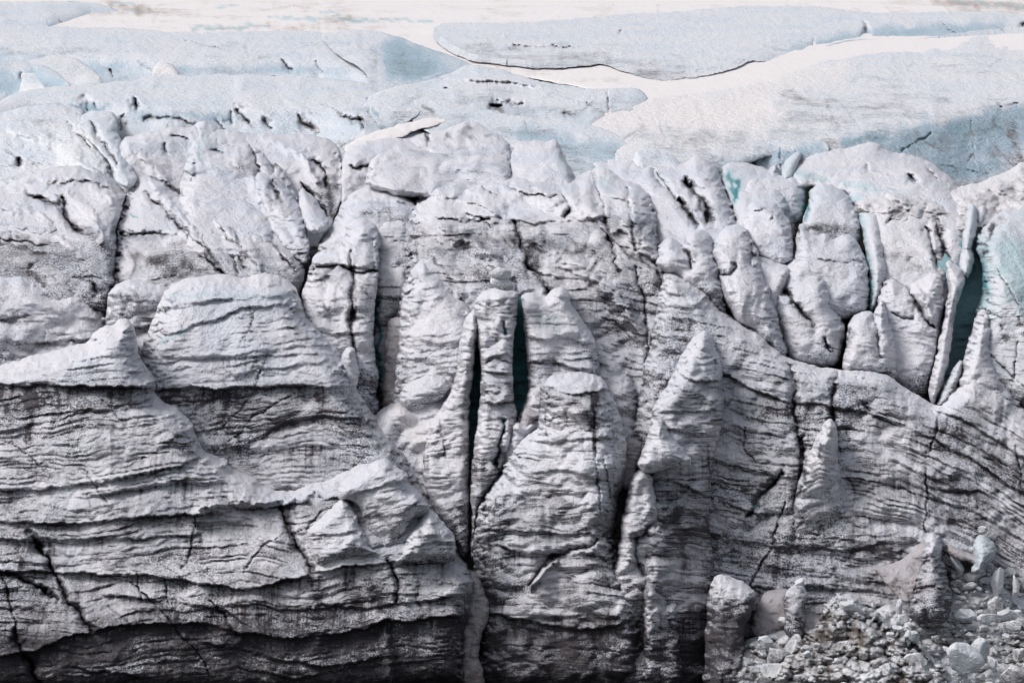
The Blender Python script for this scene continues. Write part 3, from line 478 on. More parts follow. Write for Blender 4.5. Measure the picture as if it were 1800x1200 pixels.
# the big dome
body('serac', 'enormous domed ice mass filling the centre with a pale blue white cap', 'serac', -6.4, [(688, 720), (692, 650), (700, 580), (703, 520), (708, 480), (714, 430), (716, 390), (722, 362), (740, 336), (756, 318), (770, 312), (790, 320), (815, 322), (840, 313), (866, 303), (900, 300), (930, 298), (962, 300), (980, 306), (1005, 308), (1024, 297), (1046, 288), (1072, 290), (1100, 302), (1130, 318),
    (1148, 340), (1155, 372), (1156, 420), (1176, 452), (1200, 478), (1230, 500), (1256, 524), (1275, 548), (1280, 900), (688, 900)], lay=1.0, pil=1.1, w=34, R=6, rough=1.1,
    dirt=[(290, .05), (372, .08), (394, .42), (430, .52), (520, .44), (620, .48), (800, .5)], rim=30, strat=((690, 0), (900, -8), (1060, 8), (1160, 30), (1280, 55)),  # low dirt at the top paints in the light on the cap
    ledges=[(.9, [(715, 352), (760, 345), (800, 350), (850, 362), (880, 382), (940, 392), (1010, 388), (1060, 384)], 14), (.8, [(1040, 384), (1090, 430), (1140, 452), (1200, 500), (1260, 560)], 16), (.5, [(980, 470), (1060, 500), (1120, 540)], 16), (.6, [(1000, 545), (1080, 560), (1120, 600)], 14)],
    cracks=[(4.5, 2.2, [(905, 392), (912, 420), (925, 450), (932, 470), (955, 500), (970, 518)]), (4, 2, [(990, 340), (1000, 365), (996, 385)]), (3.5, 1.4, [(1040, 300), (1058, 350), (1070, 420), (1085, 480)]), (3, 1.4, [(1100, 330), (1112, 400), (1115, 440)]), (3, 1.2, [(850, 300), (846, 330), (876, 345)]), (3, 1.3, [(890, 330), (930, 342), (980, 345)]), (3, 1.2, [(1150, 460), (1180, 540), (1190, 620)]), (3, 1.2, [(1118, 470), (1135, 540), (1140, 640)]),
    (2.5, 1.2, [(820, 375), (850, 386), (860, 400)]), (3, 1.5, [(770, 385), (800, 388), (860, 386)])],
    stains=[(16, .35, [(790, 410), (850, 425), (910, 420)]), (18, .30, [(830, 470), (870, 500)]), (7, .5, [(760, 452), (785, 480), (815, 525)]), (10, .30, [(1000, 420), (1050, 450)]), (12, .35, [(930, 440), (960, 500)]), (16, .25, [(1160, 500), (1200, 600), (1230, 700)]), (6, .5, [(1055, 385), (1100, 440), (1160, 480)])],
    ridges=[(26, 2.4, [(800, 335), (900, 325), (1000, 345), (1100, 400), (1170, 460)]), (18, 1.6, [(930, 420), (1000, 450), (1080, 520), (1150, 620)]), (16, 1.4, [(780, 400), (850, 440), (900, 500)])], teal=[(14, .2, [(1060, 310), (1080, 350)]), (10, .25, [(985, 320), (1000, 335)])], autoc=1.3)
body('serac', 'triangular ripple sided ice buttress rising right of the deep cleft', 'serac', -8.2, [(690, 720), (694, 660), (700, 600), (703, 560), (710, 510), (722, 475), (738, 452), (752, 452), (762, 466), (782, 490), (804, 514), (824, 535), (838, 560), (830, 620), (816, 700), (812, 790), (740, 800), (690, 780)], lay=1.3, pil=.9, dirt=[(440, .42), (500, .26), (640, .25), (700, .28)], w=26, R=4,
    stains=[(8, .6, [(722, 462), (745, 450), (770, 478), (800, 510)]), (5, .5, [(760, 440), (776, 470)])], strat=((690, 8), (760, 0), (830, -14)), teal=[(5, .6, [(700, 560), (694, 640)])])
body('ice_boulder', 'round ice lump at the foot of the triangular buttress', 'ice boulder', -10.2, [(700, 708), (706, 685), (722, 668), (745, 658), (768, 655), (786, 664), (792, 684), (776, 704), (748, 722), (716, 722)], lean=-3.5, lay=.8, pil=.6, dirt=.2, w=18, R=2.5, stains=[(7, .5, [(745, 656), (770, 652), (784, 660)])], autoc=0, back=.6)
body('serac', 'smooth bulging ice flank stepping down behind the flat topped tower', 'serac', -8.2, [(1015, 640), (1022, 612), (1040, 596), (1060, 592), (1080, 606), (1098, 628), (1114, 660), (1126, 700), (1130, 750), (1122, 790), (1090, 800), (1040, 760)], lay=1.1, pil=1.1, dirt=.34, w=24, R=4, strat=((1010, -20), (1120, 20)), stains=[(7, .6, [(1055, 605), (1066, 616)])])
body('serac', 'blue green ice wall glimpsed inside the narrow twin tower slots', 'serac', -7.6, [(800, 600), (830, 560), (880, 520), (940, 520), (944, 720), (925, 780), (905, 900), (870, 1050), (800, 1050)], lay=.3, pil=.6, dirt=[(540, .25), (740, .5), (840, 1.0)], blue=1.0, w=10, rim=3)  # dirt level rises downward to paint the slot's deep shade
body('serac', 'lumpy ice shoulder with a pink snow streak between the two mid towers', 'serac', -9.4, [(640, 770), (656, 735), (676, 712), (700, 703), (724, 712), (745, 730), (762, 720), (790, 690), (822, 720), (822, 960), (808, 960), (780, 930), (740, 900), (690, 860)], lay=1.0, pil=1.2, dirt=[(700, .25), (760, .30), (850, .38), (950, .5)], w=22, R=3.5,
    stains=[(10, .25, [(740, 840), (780, 900)])], snowst=[(16, .9, [(700, 716), (716, 745), (735, 775), (755, 810), (768, 860)]), (9, .8, [(722, 720), (750, 745)])], strat=((640, 0), (820, 6)))
# twin towers
body('ice_tower', 'slim left tower of the twin pair, flared at its foot with a knobbly left edge', 'ice tower', -10.6, [(742, 850), (744, 790), (752, 745), (772, 716), (792, 690), (802, 650), (806, 610), (812, 580), (822, 552), (836, 540), (842, 570), (838, 610), (834, 650), (828, 690), (824, 730), (825, 770), (826, 830), (825, 900), (824, 980), (812, 985), (800, 955), (778, 915), (755, 880)],
    lay=1.0, pil=.8, dirt=[(540, .26), (650, .34), (760, .42), (900, .40), (980, .6)], w=18, R=4, strat=((740, 6), (840, -8)), stains=[(5, .5, [(770, 730), (780, 800)])], edge=2.1, wk=1.0, rk=1.2, step=1.9)
body('ice_tower', 'tall knobbly tower carrying a balanced white ice cap', 'ice tower', -11.4, [(836, 566), (831, 545), (836, 526), (848, 514), (862, 507), (880, 503), (900, 507), (910, 516), (910, 540), (906, 575), (902, 610), (901, 660), (905, 705), (908, 740), (903, 768), (893, 800), (880, 832), (862, 858), (846, 880), (836, 930), (833, 985), (827, 985), (828, 900), (826, 842), (834, 780), (840, 730), (844, 690), (846, 655), (841, 620)],
    lay=1.0, pil=1.0, rough=1.5, dirt=[(500, .38), (540, .42), (600, .36), (640, .28), (700, .34), (800, .42), (950, .6)], w=20, R=4, ledges=[(.8, [(835, 636), (860, 630), (890, 622), (915, 630)], 12), (1.3, [(836, 704), (870, 706), (912, 704)], 14), (.9, [(832, 656), (912, 656)], 12)],
    cracks=[(3.5, 2, [(889, 572), (888, 590)], .9), (2.5, 1, [(850, 640), (870, 628), (908, 640)]), (4, 2.5, [(884, 742), (880, 780), (872, 820)], .9)], stains=[(12, .4, [(860, 530), (880, 545)]), (8, .4, [(870, 560), (875, 600)])], edge=2.1, wk=1.0, rk=1.2, step=1.9)
body('ice_tower', 'square shouldered tower with a rounded knob on its right corner', 'ice tower', -10.4, [(923, 600), (919, 560), (915, 535), (914, 519), (926, 514), (942, 517), (957, 524), (964, 514), (974, 506), (988, 505), (1000, 514), (1004, 536), (1016, 552), (1030, 572), (1044, 592), (1052, 625), (1056, 660), (1046, 700), (1030, 760), (960, 800), (910, 790), (906, 760), (914, 722), (924, 704), (929, 680), (927, 640)],
    lay=1.1, pil=.7, dirt=[(505, .10), (545, .14), (580, .30), (660, .34), (720, .42)], w=20, R=4, ledges=[(.9, [(920, 592), (960, 596), (1000, 592), (1050, 606)], 12), (1.1, [(925, 636), (980, 640), (1040, 650), (1060, 652)], 14), (.7, [(915, 712), (1000, 712)], 14)],
    teal=[(22, .22, [(950, 560), (980, 575)])], stains=[(14, .25, [(945, 575), (985, 580)])], edge=2.1, wk=1.0, rk=1.2, step=1.9)
body('snow', None, None, -11.2, [(912, 790), (914, 750), (920, 718), (930, 715), (940, 722), (962, 726), (950, 734), (934, 740), (926, 780), (916, 820), (904, 830)], mat=GRIT, snow=1, kind='structure', facet=0, cap=False, R=.8, w=6, lay=0, pil=.2, dirt=.32, autoc=0, edge=1.5)
body('serac', 'thin leaning ice splinter between the capped tower and the broad tower', 'serac', -12.0, [(868, 880), (880, 820), (892, 770), (902, 742), (912, 740), (922, 745), (935, 740), (944, 748), (930, 775), (912, 820), (896, 850), (880, 890)], lean=-2, lay=.9, pil=.7, dirt=.34, w=12, R=2.5, edge=2)
# broad central tower
body('ice_tower', 'broad flat topped ice tower standing at the centre front', 'ice tower', -14.0, [(944, 745), (948, 705), (950, 680), (958, 664), (975, 656), (1000, 652), (1030, 653), (1052, 660), (1066, 672), (1076, 695), (1088, 720), (1097, 750), (1104, 785), (1098, 830), (1090, 870), (1080, 920), (1078, 950), (1088, 985), (1106, 1015), (1122, 1050), (1130, 1086), (1140, 1220), (826, 1220), (836, 1120), (836, 1076), (830, 1040), (832, 990),
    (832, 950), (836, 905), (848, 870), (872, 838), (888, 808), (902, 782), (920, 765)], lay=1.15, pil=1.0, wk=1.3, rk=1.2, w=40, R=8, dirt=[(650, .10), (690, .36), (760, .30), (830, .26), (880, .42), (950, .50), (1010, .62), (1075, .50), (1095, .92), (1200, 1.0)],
    strat=((830, 14), (900, 0), (1040, -2), (1130, 14)), ledges=[(1.0, [(945, 672), (1000, 690), (1070, 690)], 14), (1.2, [(830, 1074), (880, 1078), (940, 1092), (1000, 1105), (1060, 1102), (1130, 1084)], 50), (.9, [(838, 952), (880, 958), (920, 972), (980, 975), (1050, 970)], 20), (.6, [(840, 932), (930, 935), (1080, 940)], 14), (.7, [(905, 770), (960, 775), (1080, 770)], 12), (.6, [(880, 830), (1000, 828), (1090, 846)], 12)],
    cracks=[(3.5, 1.8, [(930, 1030), (945, 1004), (965, 982), (990, 972), (1020, 966), (1050, 950)]), (2.5, 1, [(1040, 690), (1044, 740), (1048, 820), (1056, 900)]), (2.5, 1, [(1060, 800), (1075, 880)])],
    stains=[(16, .45, [(1010, 708), (1040, 735), (1045, 760)]), (9, .6, [(1042, 665), (1044, 700), (1046, 790)]), (20, .30, [(850, 990), (870, 1060)]), (20, .25, [(1000, 1020), (1010, 1060)]), (20, .2, [(960, 880), (1000, 890)]), (12, .35, [(1085, 850), (1084, 900)])], ridges=[(8, .9, [(930, 762), (960, 758)]), (7, .9, [(935, 1035), (955, 1005), (980, 985)])])
body('ice_tower', 'narrow stepped ice pillar pressed against the right side of the broad tower', 'ice tower', -13.3, [(1082, 985), (1090, 950), (1092, 915), (1100, 880), (1108, 850), (1112, 832), (1124, 824), (1140, 826), (1148, 838), (1147, 852), (1156, 880), (1162, 910), (1172, 940), (1182, 975), (1190, 1010), (1192, 1060), (1191, 1085), (1202, 1220), (1080, 1220), (1084, 1086), (1084, 1045), (1078, 1010)],
    lay=1.1, pil=1.0, rough=1.2, w=20, R=4, wk=.9, rk=.8, dirt=[(820, .12), (870, .24), (930, .42), (1010, .46), (1078, .44), (1095, .80), (1210, .88)], ledges=[(1.0, [(1085, 1086), (1150, 1092), (1192, 1082)], 40), (.9, [(1100, 985), (1140, 990), (1190, 984)], 12)], cracks=[(3.5, 2, [(1150, 920), (1120, 945), (1118, 975), (1130, 1010)])])
body('ice_tower', 'tall conical pinnacle with a white rounded tip right of centre', 'ice tower', -12.4, [(1142, 745), (1146, 715), (1160, 694), (1174, 676), (1184, 655), (1192, 640), (1200, 618), (1212, 600), (1226, 584), (1236, 577), (1248, 583), (1258, 600), (1266, 622), (1271, 650), (1270, 690), (1274, 715), (1266, 760), (1258, 790), (1252, 830), (1246, 870), (1250, 950), (1256, 1010), (1262, 1060), (1258, 1090), (1262, 1220), (1130, 1220), (1130, 1080), (1128, 960), (1136, 880), (1144, 820)],
    lay=1.25, pil=.9, w=26, R=6, wk=1.2, rk=1.0, dirt=[(575, .0), (640, .06), (670, .26), (740, .32), (830, .50), (870, .66), (960, .70), (1090, .62), (1110, .76), (1210, .86)], tiltx=4.5,
    ledges=[(1.3, [(1180, 662), (1210, 664), (1272, 672)], 14), (.9, [(1150, 720), (1210, 724), (1272, 720)], 14), (.8, [(1140, 745), (1200, 758), (1265, 766)], 12), (1.5, [(1150, 842), (1190, 846), (1215, 858), (1250, 872)], 70), (.8, [(1190, 1076), (1258, 1070)], 20)], cracks=[(2, .8, [(1252, 600), (1258, 660)]), (2.5, 1, [(1244, 780), (1248, 860)])], strat=((1140, 0), (1270, 6)),
    stains=[(18, .25, [(1180, 880), (1200, 960), (1215, 1040)]), (12, .4, [(1205, 745), (1240, 752)])], teal=[(14, .15, [(1235, 640), (1250, 660)])])
body('serac', 'hooded ice knob leaning left off the conical pinnacle', 'serac', -15.2, [(1120, 815), (1128, 790), (1138, 768), (1142, 752), (1152, 742), (1162, 732), (1170, 740), (1176, 760), (1192, 775), (1206, 790), (1216, 808), (1212, 820), (1190, 822), (1168, 826), (1148, 832), (1130, 828)], lay=.9, pil=1.1, dirt=[(735, .22), (780, .10), (820, .14)], w=18, R=4, stains=[(5, .6, [(1160, 735), (1166, 748)])], rough=1.4)
body('snow', None, None, -9.5, [(1090, 860), (1094, 810), (1096, 780), (1104, 768), (1118, 770), (1130, 780), (1120, 820), (1110, 860)], mat=GRIT, snow=1, kind='structure', facet=0, cap=False, R=.8, w=6, lay=0, pil=.2, dirt=.30, autoc=0, edge=1.5)
# right wall
body('ice_cliff', 'wide layered grey ice cliff across the right with dipping dark bands', 'ice cliff', -9.0, [(1100, 820), (1120, 700), (1140, 600), (1156, 520), (1170, 470), (1200, 480), (1240, 510), (1262, 540), (1300, 566), (1340, 590), (1384, 628), (1420, 640), (1470, 648), (1520, 650), (1562, 656), (1590, 680), (1620, 700), (1645, 714), (1672, 690), (1690, 668), (1705, 652), (1735, 664), (1770, 690), (1800, 716), (B0, 900), (B0, 1240), (1100, 1240)],
    lay=1.15, pil=.7, w=26, R=4, dirt=[(480, .38), (640, .42), (720, .48), (860, .48), (980, .56), (1040, .62), (1100, .7)], strat=((1100, -30), (1280, 10), (1400, 30), (1500, 36), (1600, 52), (1700, 92), (1800, 150), (1960, 250), (2140, 350)),
    ledges=[(1.2, [(1265, 650), (1300, 672), (1340, 694), (1390, 706), (1430, 708), (1480, 716), (1540, 728), (1590, 748), (1640, 772), (1700, 800), (1760, 840), (1850, 900)], 20), (1.1, [(1380, 634), (1460, 648), (1520, 652), (1570, 660), (1600, 690), (1650, 722), (1720, 752), (1800, 806), (1900, 880)], 16),
    (.7, [(1260, 812), (1330, 830), (1400, 838), (1460, 836), (1560, 850), (1640, 876), (1720, 900), (1800, 950)], 14), (1.0, [(1255, 1012), (1300, 1022), (1360, 1034), (1420, 1030), (1480, 1034), (1540, 1036)], 30), (.7, [(1250, 940), (1360, 960), (1500, 965), (1560, 950), (1640, 956)], 14), (.6, [(1420, 780), (1520, 790), (1620, 830), (1700, 870)], 12), (.6, [(1655, 860), (1720, 860), (1780, 900), (1850, 960)], 12), (.6, [(1260, 880), (1340, 902), (1420, 900)], 12)],
    cracks=[(4, 2.2, [(1392, 640), (1398, 690), (1395, 730), (1406, 770), (1412, 800)]), (3.5, 2.2, [(1470, 645), (1466, 690), (1462, 720), (1468, 750)]), (3.5, 2.5, [(1376, 826), (1362, 850), (1340, 868), (1326, 890), (1314, 910)], .6), (2.6, 1.8, [(1382, 880), (1368, 910), (1360, 950), (1344, 985), (1326, 1010), (1318, 1036)]), (2, 1.6, [(1627, 780), (1628, 860), (1626, 934)]), (4, 2, [(1412, 770), (1408, 830), (1398, 880), (1396, 900)]),
    (2, 1, [(1310, 750), (1308, 790), (1330, 812)]), (2.5, 1.5, [(1652, 722), (1645, 760), (1634, 790)]), (2, 1, [(1500, 690), (1530, 720)]), (2, 1.2, [(1785, 780), (1796, 850)])],
    stains=[(10, .35, [(1412, 780), (1408, 850), (1398, 920)]), (9, .4, [(1366, 950), (1362, 1020)]), (14, .3, [(1500, 960), (1600, 970)]), (14, .35, [(1680, 760), (1740, 800), (1800, 860)]), (16, .3, [(1660, 840), (1760, 900)]), (24, .3, [(1530, 1010), (1560, 1060)]), (30, .28, [(1660, 900), (1780, 960)])], autoc=1.5, flute=.25)
body('ice_tower', 'little double pointed pinnacle stuck against the middle of the right cliff', 'ice tower', -11.8, [(1376, 980), (1388, 920), (1398, 870), (1408, 830), (1420, 800), (1432, 776), (1442, 756), (1450, 740), (1460, 734), (1470, 744), (1473, 770), (1472, 800), (1480, 850), (1490, 920), (1500, 980), (1440, 1000)], lay=1.0, pil=.8, dirt=[(730, .12), (790, .26), (880, .42)], w=22, R=3.5, lean=-2.2, wk=1.3, rk=1.0,
     stains=[(6, .6, [(1440, 748), (1446, 764)]), (5, .6, [(1418, 806), (1408, 850), (1398, 880)])], ridges=[(4, .6, [(1438, 775), (1434, 800)])], strat=((1380, 20), (1440, 0), (1500, 20)))
# upper right seracs
body('serac', 'shadowed teal ice deep inside the big crevasse at far right', 'serac', -1.2, [(1560, 620), (1600, 520), (1650, 440), (1700, 400), (1760, 380), (1800, 500), (1800, 760), (1640, 760)], lay=.2, pil=.6, dirt=.12, blue=.72, w=10)
body('serac', 'rounded top left serac of the upper right cluster with sloping furrows', 'serac', -3.0, [(1026, 300), (1032, 272), (1044, 257), (1062, 253), (1090, 255), (1116, 256), (1136, 262), (1152, 276), (1176, 276), (1196, 282), (1212, 270), (1226, 267), (1246, 276), (1260, 292), (1270, 318), (1284, 350), (1294, 376), (1302, 410), (1312, 450), (1290, 470), (1160, 470), (1140, 400), (1030, 380)],
    lay=.35, pil=.8, creased=.7, dirt=[(250, .12), (330, .12), (400, .22)], w=24, R=4.5, cracks=[(6, 3.5, [(1206, 318), (1220, 340), (1240, 362), (1246, 392)]), (4, 2.2, [(1150, 300), (1168, 330), (1200, 355)]), (5, 3, [(1190, 350), (1206, 368), (1226, 398)])], stains=[(12, .65, [(1230, 350), (1244, 380), (1252, 398)]), (9, .5, [(1195, 350), (1216, 380)]), (8, .5, [(1205, 310), (1220, 335)]), (8, .3, [(1150, 300), (1160, 320)])])
body('serac', 'low pale rim of ice peeking out behind the rounded serac', 'serac', -1.8, [(1110, 264), (1124, 256), (1150, 253), (1176, 254), (1190, 266), (1204, 290), (1204, 340), (1110, 340)], lay=.2, pil=.4, dirt=.08, w=14, mat=FAR)
body('serac', 'small teal edged ice lump with a notch behind the square block', 'serac', -2.2, [(1268, 308), (1270, 292), (1280, 283), (1300, 281), (1322, 286), (1340, 293), (1352, 301), (1356, 292), (1364, 290), (1368, 302), (1384, 318), (1384, 380), (1300, 420), (1286, 360)], lay=.15, pil=.5, dirt=.05, blue=.12, w=18, R=4, teal=[(10, .75, [(1284, 310), (1290, 350)]), (5, .7, [(1296, 320), (1296, 350)])])
body('ice_fin', 'thin upright ice fin poking up left of the big humped serac', 'ice fin', -1.6, [(1373, 306), (1376, 290), (1384, 276), (1396, 268), (1406, 264), (1410, 272), (1406, 284), (1398, 300), (1392, 312), (1380, 318)], lay=.1, pil=.3, dirt=.02, blue=.25, w=12, R=2.5, autoc=0, edge=1.2, step=2)
body('serac', 'squared ice block left of the bright teal crack', 'serac', -4.0, [(1298, 350), (1302, 325), (1310, 314), (1330, 308), (1360, 308), (1390, 308), (1408, 312), (1415, 330), (1417, 350), (1412, 372), (1407, 390), (1397, 396), (1394, 440), (1360, 460), (1312, 440), (1296, 390)], lay=.25, pil=.6, dirt=[(300, .06), (390, .18)], w=16, R=3.5, blue=.03, teal=[(6, .5, [(1302, 330), (1298, 360)]), (6, .8, [(1412, 320), (1417, 350), (1408, 385)])], brow=([(1290, 318), (1420, 318)], .4), cracks=[(3, 1.4, [(1312, 358), (1335, 350), (1356, 352)])])
body('serac', 'rounded lower ice block with a ring shaped dent under the squared block', 'serac', -5.2, [(1304, 392), (1310, 370), (1322, 356), (1340, 351), (1360, 354), (1374, 366), (1382, 382), (1392, 398), (1394, 440), (1392, 462), (1366, 466), (1336, 450), (1316, 430)], lean=-1.2, lay=.2, pil=.7, dirt=.12, w=16, R=3, cracks=[(2.5, 1, [(1328, 372), (1346, 366), (1362, 378), (1354, 386)])])
body('serac', 'blue tinted ice slab right of the bright teal crack', 'serac', -3.8, [(1408, 398), (1414, 376), (1422, 352), (1423, 334), (1432, 322), (1448, 317), (1470, 322), (1490, 336), (1502, 355), (1508, 380), (1512, 410), (1508, 450), (1420, 440)], lay=.2, pil=.5, dirt=[(300, .05), (385, .08), (400, .55), (440, .6)], w=14, R=3.5, blue=.08, teal=[(5, .8, [(1424, 340), (1414, 385)])], stains=[(8, .5, [(1420, 402), (1450, 400), (1470, 408)])])
body('serac', 'broken toothed ice block under the blue slab with grit on its rim', 'serac', -5.4, [(1397, 450), (1398, 416), (1404, 396), (1414, 394), (1424, 404), (1440, 412), (1448, 405), (1458, 408), (1464, 420), (1476, 412), (1492, 410), (1506, 418), (1516, 440), (1525, 466), (1528, 500), (1526, 530), (1520, 552), (1480, 562), (1420, 550), (1396, 500)], lean=-1.2, lay=.35, pil=.6, dirt=[(390, .20), (420, .10), (560, .14)], w=18, R=3.5, stains=[(7, .45, [(1402, 400), (1410, 430)]), (4, .6, [(1497, 424), (1500, 428)])], strat=((1400, 0), (1530, 10)), cracks=[(2, .8, [(1400, 450), (1470, 462), (1520, 456)])])
body('serac', 'great humped serac with a creamy pitted top at the upper right', 'serac', -3.6, [(1388, 306), (1396, 290), (1412, 276), (1440, 262), (1470, 256), (1494, 254), (1508, 247), (1530, 243), (1544, 248), (1556, 262), (1580, 270), (1606, 273), (1630, 282), (1654, 298), (1676, 318), (1692, 334), (1700, 352), (1704, 380), (1700, 440), (1680, 520), (1660, 600), (1640, 660), (1560, 640), (1540, 560), (1530, 400), (1500, 340), (1440, 330), (1400, 330)],
    lay=.35, pil=.7, creased=.6, dirt=[(240, .06), (330, .06), (420, .18), (480, .30)], w=26, R=4, snow=.12, blue=.03, brow=([(1380, 296), (1430, 306), (1500, 316), (1560, 330), (1640, 345), (1700, 352)], .97), teal=[(12, .35, [(1400, 305), (1450, 318)]), (12, .3, [(1480, 322), (1530, 330)]), (6, .6, [(1598, 314), (1608, 318)]), (8, .3, [(1545, 330), (1590, 345)])],
    cracks=[(5, 2.5, [(1600, 310), (1606, 320)]), (3, 1.4, [(1520, 288), (1524, 300)]), (4, 1.6, [(1630, 300), (1648, 312)]), (5, 2.6, [(1646, 390), (1656, 420), (1664, 470), (1670, 520)]), (4, 2, [(1560, 388), (1580, 380), (1600, 372)]), (4, 2.4, [(1626, 400), (1636, 430), (1650, 470)])], stains=[(10, .55, [(1648, 385), (1660, 430), (1668, 480)]), (7, .5, [(1598, 312), (1610, 320)]), (5, .3, [(1500, 300), (1560, 310)]), (22, .3, [(1560, 450), (1620, 470)])])
body('serac', 'tall translucent turquoise slab edge beside the toothed block', 'serac', -4.6, [(1486, 338), (1494, 324), (1512, 317), (1532, 322), (1546, 340), (1552, 370), (1556, 410), (1560, 450), (1560, 500), (1546, 540), (1530, 552), (1524, 540), (1528, 500), (1522, 450), (1512, 400), (1504, 362)], lay=.12, pil=.4, dirt=.05, blue=.10, w=20, R=5, teal=[(12, .30, [(1506, 350), (1520, 420), (1532, 500)]), (8, .4, [(1530, 500), (1530, 540)])], autoc=.3)
body('serac', 'fluted V grooved serac capped by a sinuous dirt line', 'serac', -6.0, [(1530, 600), (1536, 550), (1544, 510), (1556, 488), (1574, 486), (1592, 500), (1610, 492), (1632, 478), (1648, 476), (1658, 490), (1662, 530), (1656, 580), (1646, 640), (1632, 700), (1600, 700), (1540, 660)], lean=-1.2, lay=.4, pil=.7, dirt=[(470, .16), (560, .14), (640, .20), (690, .3)], w=22, R=4.5,
    cracks=[(6, 3, [(1592, 500), (1608, 530), (1628, 560), (1640, 575)]), (3, 1.5, [(1566, 548), (1590, 560), (1606, 562)])], stains=[(6, .6, [(1545, 500), (1565, 486), (1590, 500), (1615, 488), (1640, 474)]), (7, .35, [(1600, 520), (1622, 550)]), (12, .3, [(1625, 560), (1610, 600)])], ridges=[(10, .8, [(1610, 505), (1640, 560)])])
body('serac', 'curved dirty ice flake curling down beside the big crevasse', 'serac', -6.6, [(1640, 640), (1652, 590), (1662, 540), (1668, 500), (1660, 470), (1666, 455), (1680, 462), (1692, 478), (1696, 500), (1684, 530), (1674, 580), (1668, 640), (1656, 690), (1644, 712), (1630, 700)], lay=.3, pil=.4, dirt=.30, w=14, R=4, flute=.2, teal=[(6, .5, [(1690, 500), (1676, 570)])])
body('serac', 'pale ice horn overhanging the big crevasse at its upper left', 'serac', -5.0, [(1686, 470), (1690, 430), (1694, 400), (1698, 372), (1704, 357), (1714, 354), (1718, 370), (1716, 400), (1710, 430), (1714, 452), (1710, 474), (1698, 490)], lay=.15, pil=.5, dirt=.08, blue=.18, w=14, R=4)
body('serac', 'paired sharp ice spikes below the turquoise slab', 'serac', -7.4, [(1478, 655), (1484, 620), (1488, 590), (1492, 565), (1502, 552), (1520, 546), (1532, 548), (1536, 556), (1542, 536), (1549, 524), (1554, 530), (1562, 552), (1570, 580), (1576, 620), (1580, 668), (1530, 664)], lean=-1.2, lay=.4, pil=.6, dirt=[(520, .08), (600, .14), (650, .3)], w=16, R=4, cracks=[(3.5, 1.8, [(1536, 556), (1544, 590), (1550, 630)]), (3, 1.4, [(1492, 580), (1488, 610)])], stains=[(5, .6, [(1492, 572), (1490, 606)])], edge=2)
body('serac', 'smooth upright ice lobe in the middle of the right seracs', 'serac', -6.9, [(1384, 640), (1366, 560), (1360, 520), (1370, 505), (1378, 512), (1374, 480), (1380, 462), (1394, 452), (1412, 447), (1432, 450), (1446, 462), (1454, 480), (1458, 510), (1464, 535), (1476, 550), (1486, 575), (1484, 600), (1474, 640), (1440, 650)], lean=-1.2, lay=.3, pil=.7, creased=.6, dirt=[(440, .06), (530, .10), (600, .20)], w=22, R=5,
    cracks=[(5, 2.2, [(1380, 508), (1392, 530), (1410, 548), (1430, 575)]), (3, 1.5, [(1446, 592), (1462, 620)])], stains=[(6, .65, [(1381, 508), (1394, 532), (1414, 552), (1432, 574)]), (5, .6, [(1446, 592), (1462, 620)]), (8, .3, [(1400, 605), (1450, 600)])])
body('serac', 'ice block with a slanting lower lip left of the smooth lobe', 'serac', -5.6, [(1322, 440), (1340, 450), (1370, 462), (1390, 466), (1392, 480), (1376, 520), (1372, 600), (1330, 560), (1318, 500)], lean=-1.2, lay=.3, pil=.6, dirt=.16, w=16, R=3)
body('serac', 'row of knobbly white ice heads on the shoulder of the big dome', 'serac', -8.0, [(1152, 470), (1156, 436), (1166, 420), (1180, 416), (1192, 424), (1200, 430), (1204, 414), (1214, 405), (1232, 404), (1246, 410), (1254, 424), (1260, 446), (1268, 470), (1272, 510), (1280, 550), (1262, 560), (1226, 516), (1190, 490)], lay=.35, pil=.9, dirt=[(400, .06), (450, .14), (500, .32)], w=18, R=4.5, blue=.05,
    cracks=[(4, 2, [(1198, 432), (1210, 450), (1216, 470)])], stains=[(6, .5, [(1200, 436), (1216, 444), (1222, 460)])])
body('serac', 'tall leaning pale serac running down to the cliff beside the knobbly heads', 'serac', -8.6, [(1250, 450), (1253, 425), (1262, 408), (1280, 396), (1296, 392), (1312, 398), (1322, 416), (1330, 440), (1340, 470), (1352, 500), (1364, 540), (1376, 580), (1386, 612), (1384, 640), (1356, 616), (1320, 580), (1290, 560), (1268, 520), (1262, 480)], lean=-1.2, lay=.35, pil=.6, creased=.6, dirt=[(390, .06), (470, .12), (540, .24), (620, .34)], w=20, R=5,
    cracks=[(3, 1.6, [(1272, 484), (1288, 474), (1296, 466)]), (3, 1.6, [(1324, 420), (1318, 450), (1322, 470)])], teal=[(5, .4, [(1258, 432), (1268, 436)])], flute=.35)
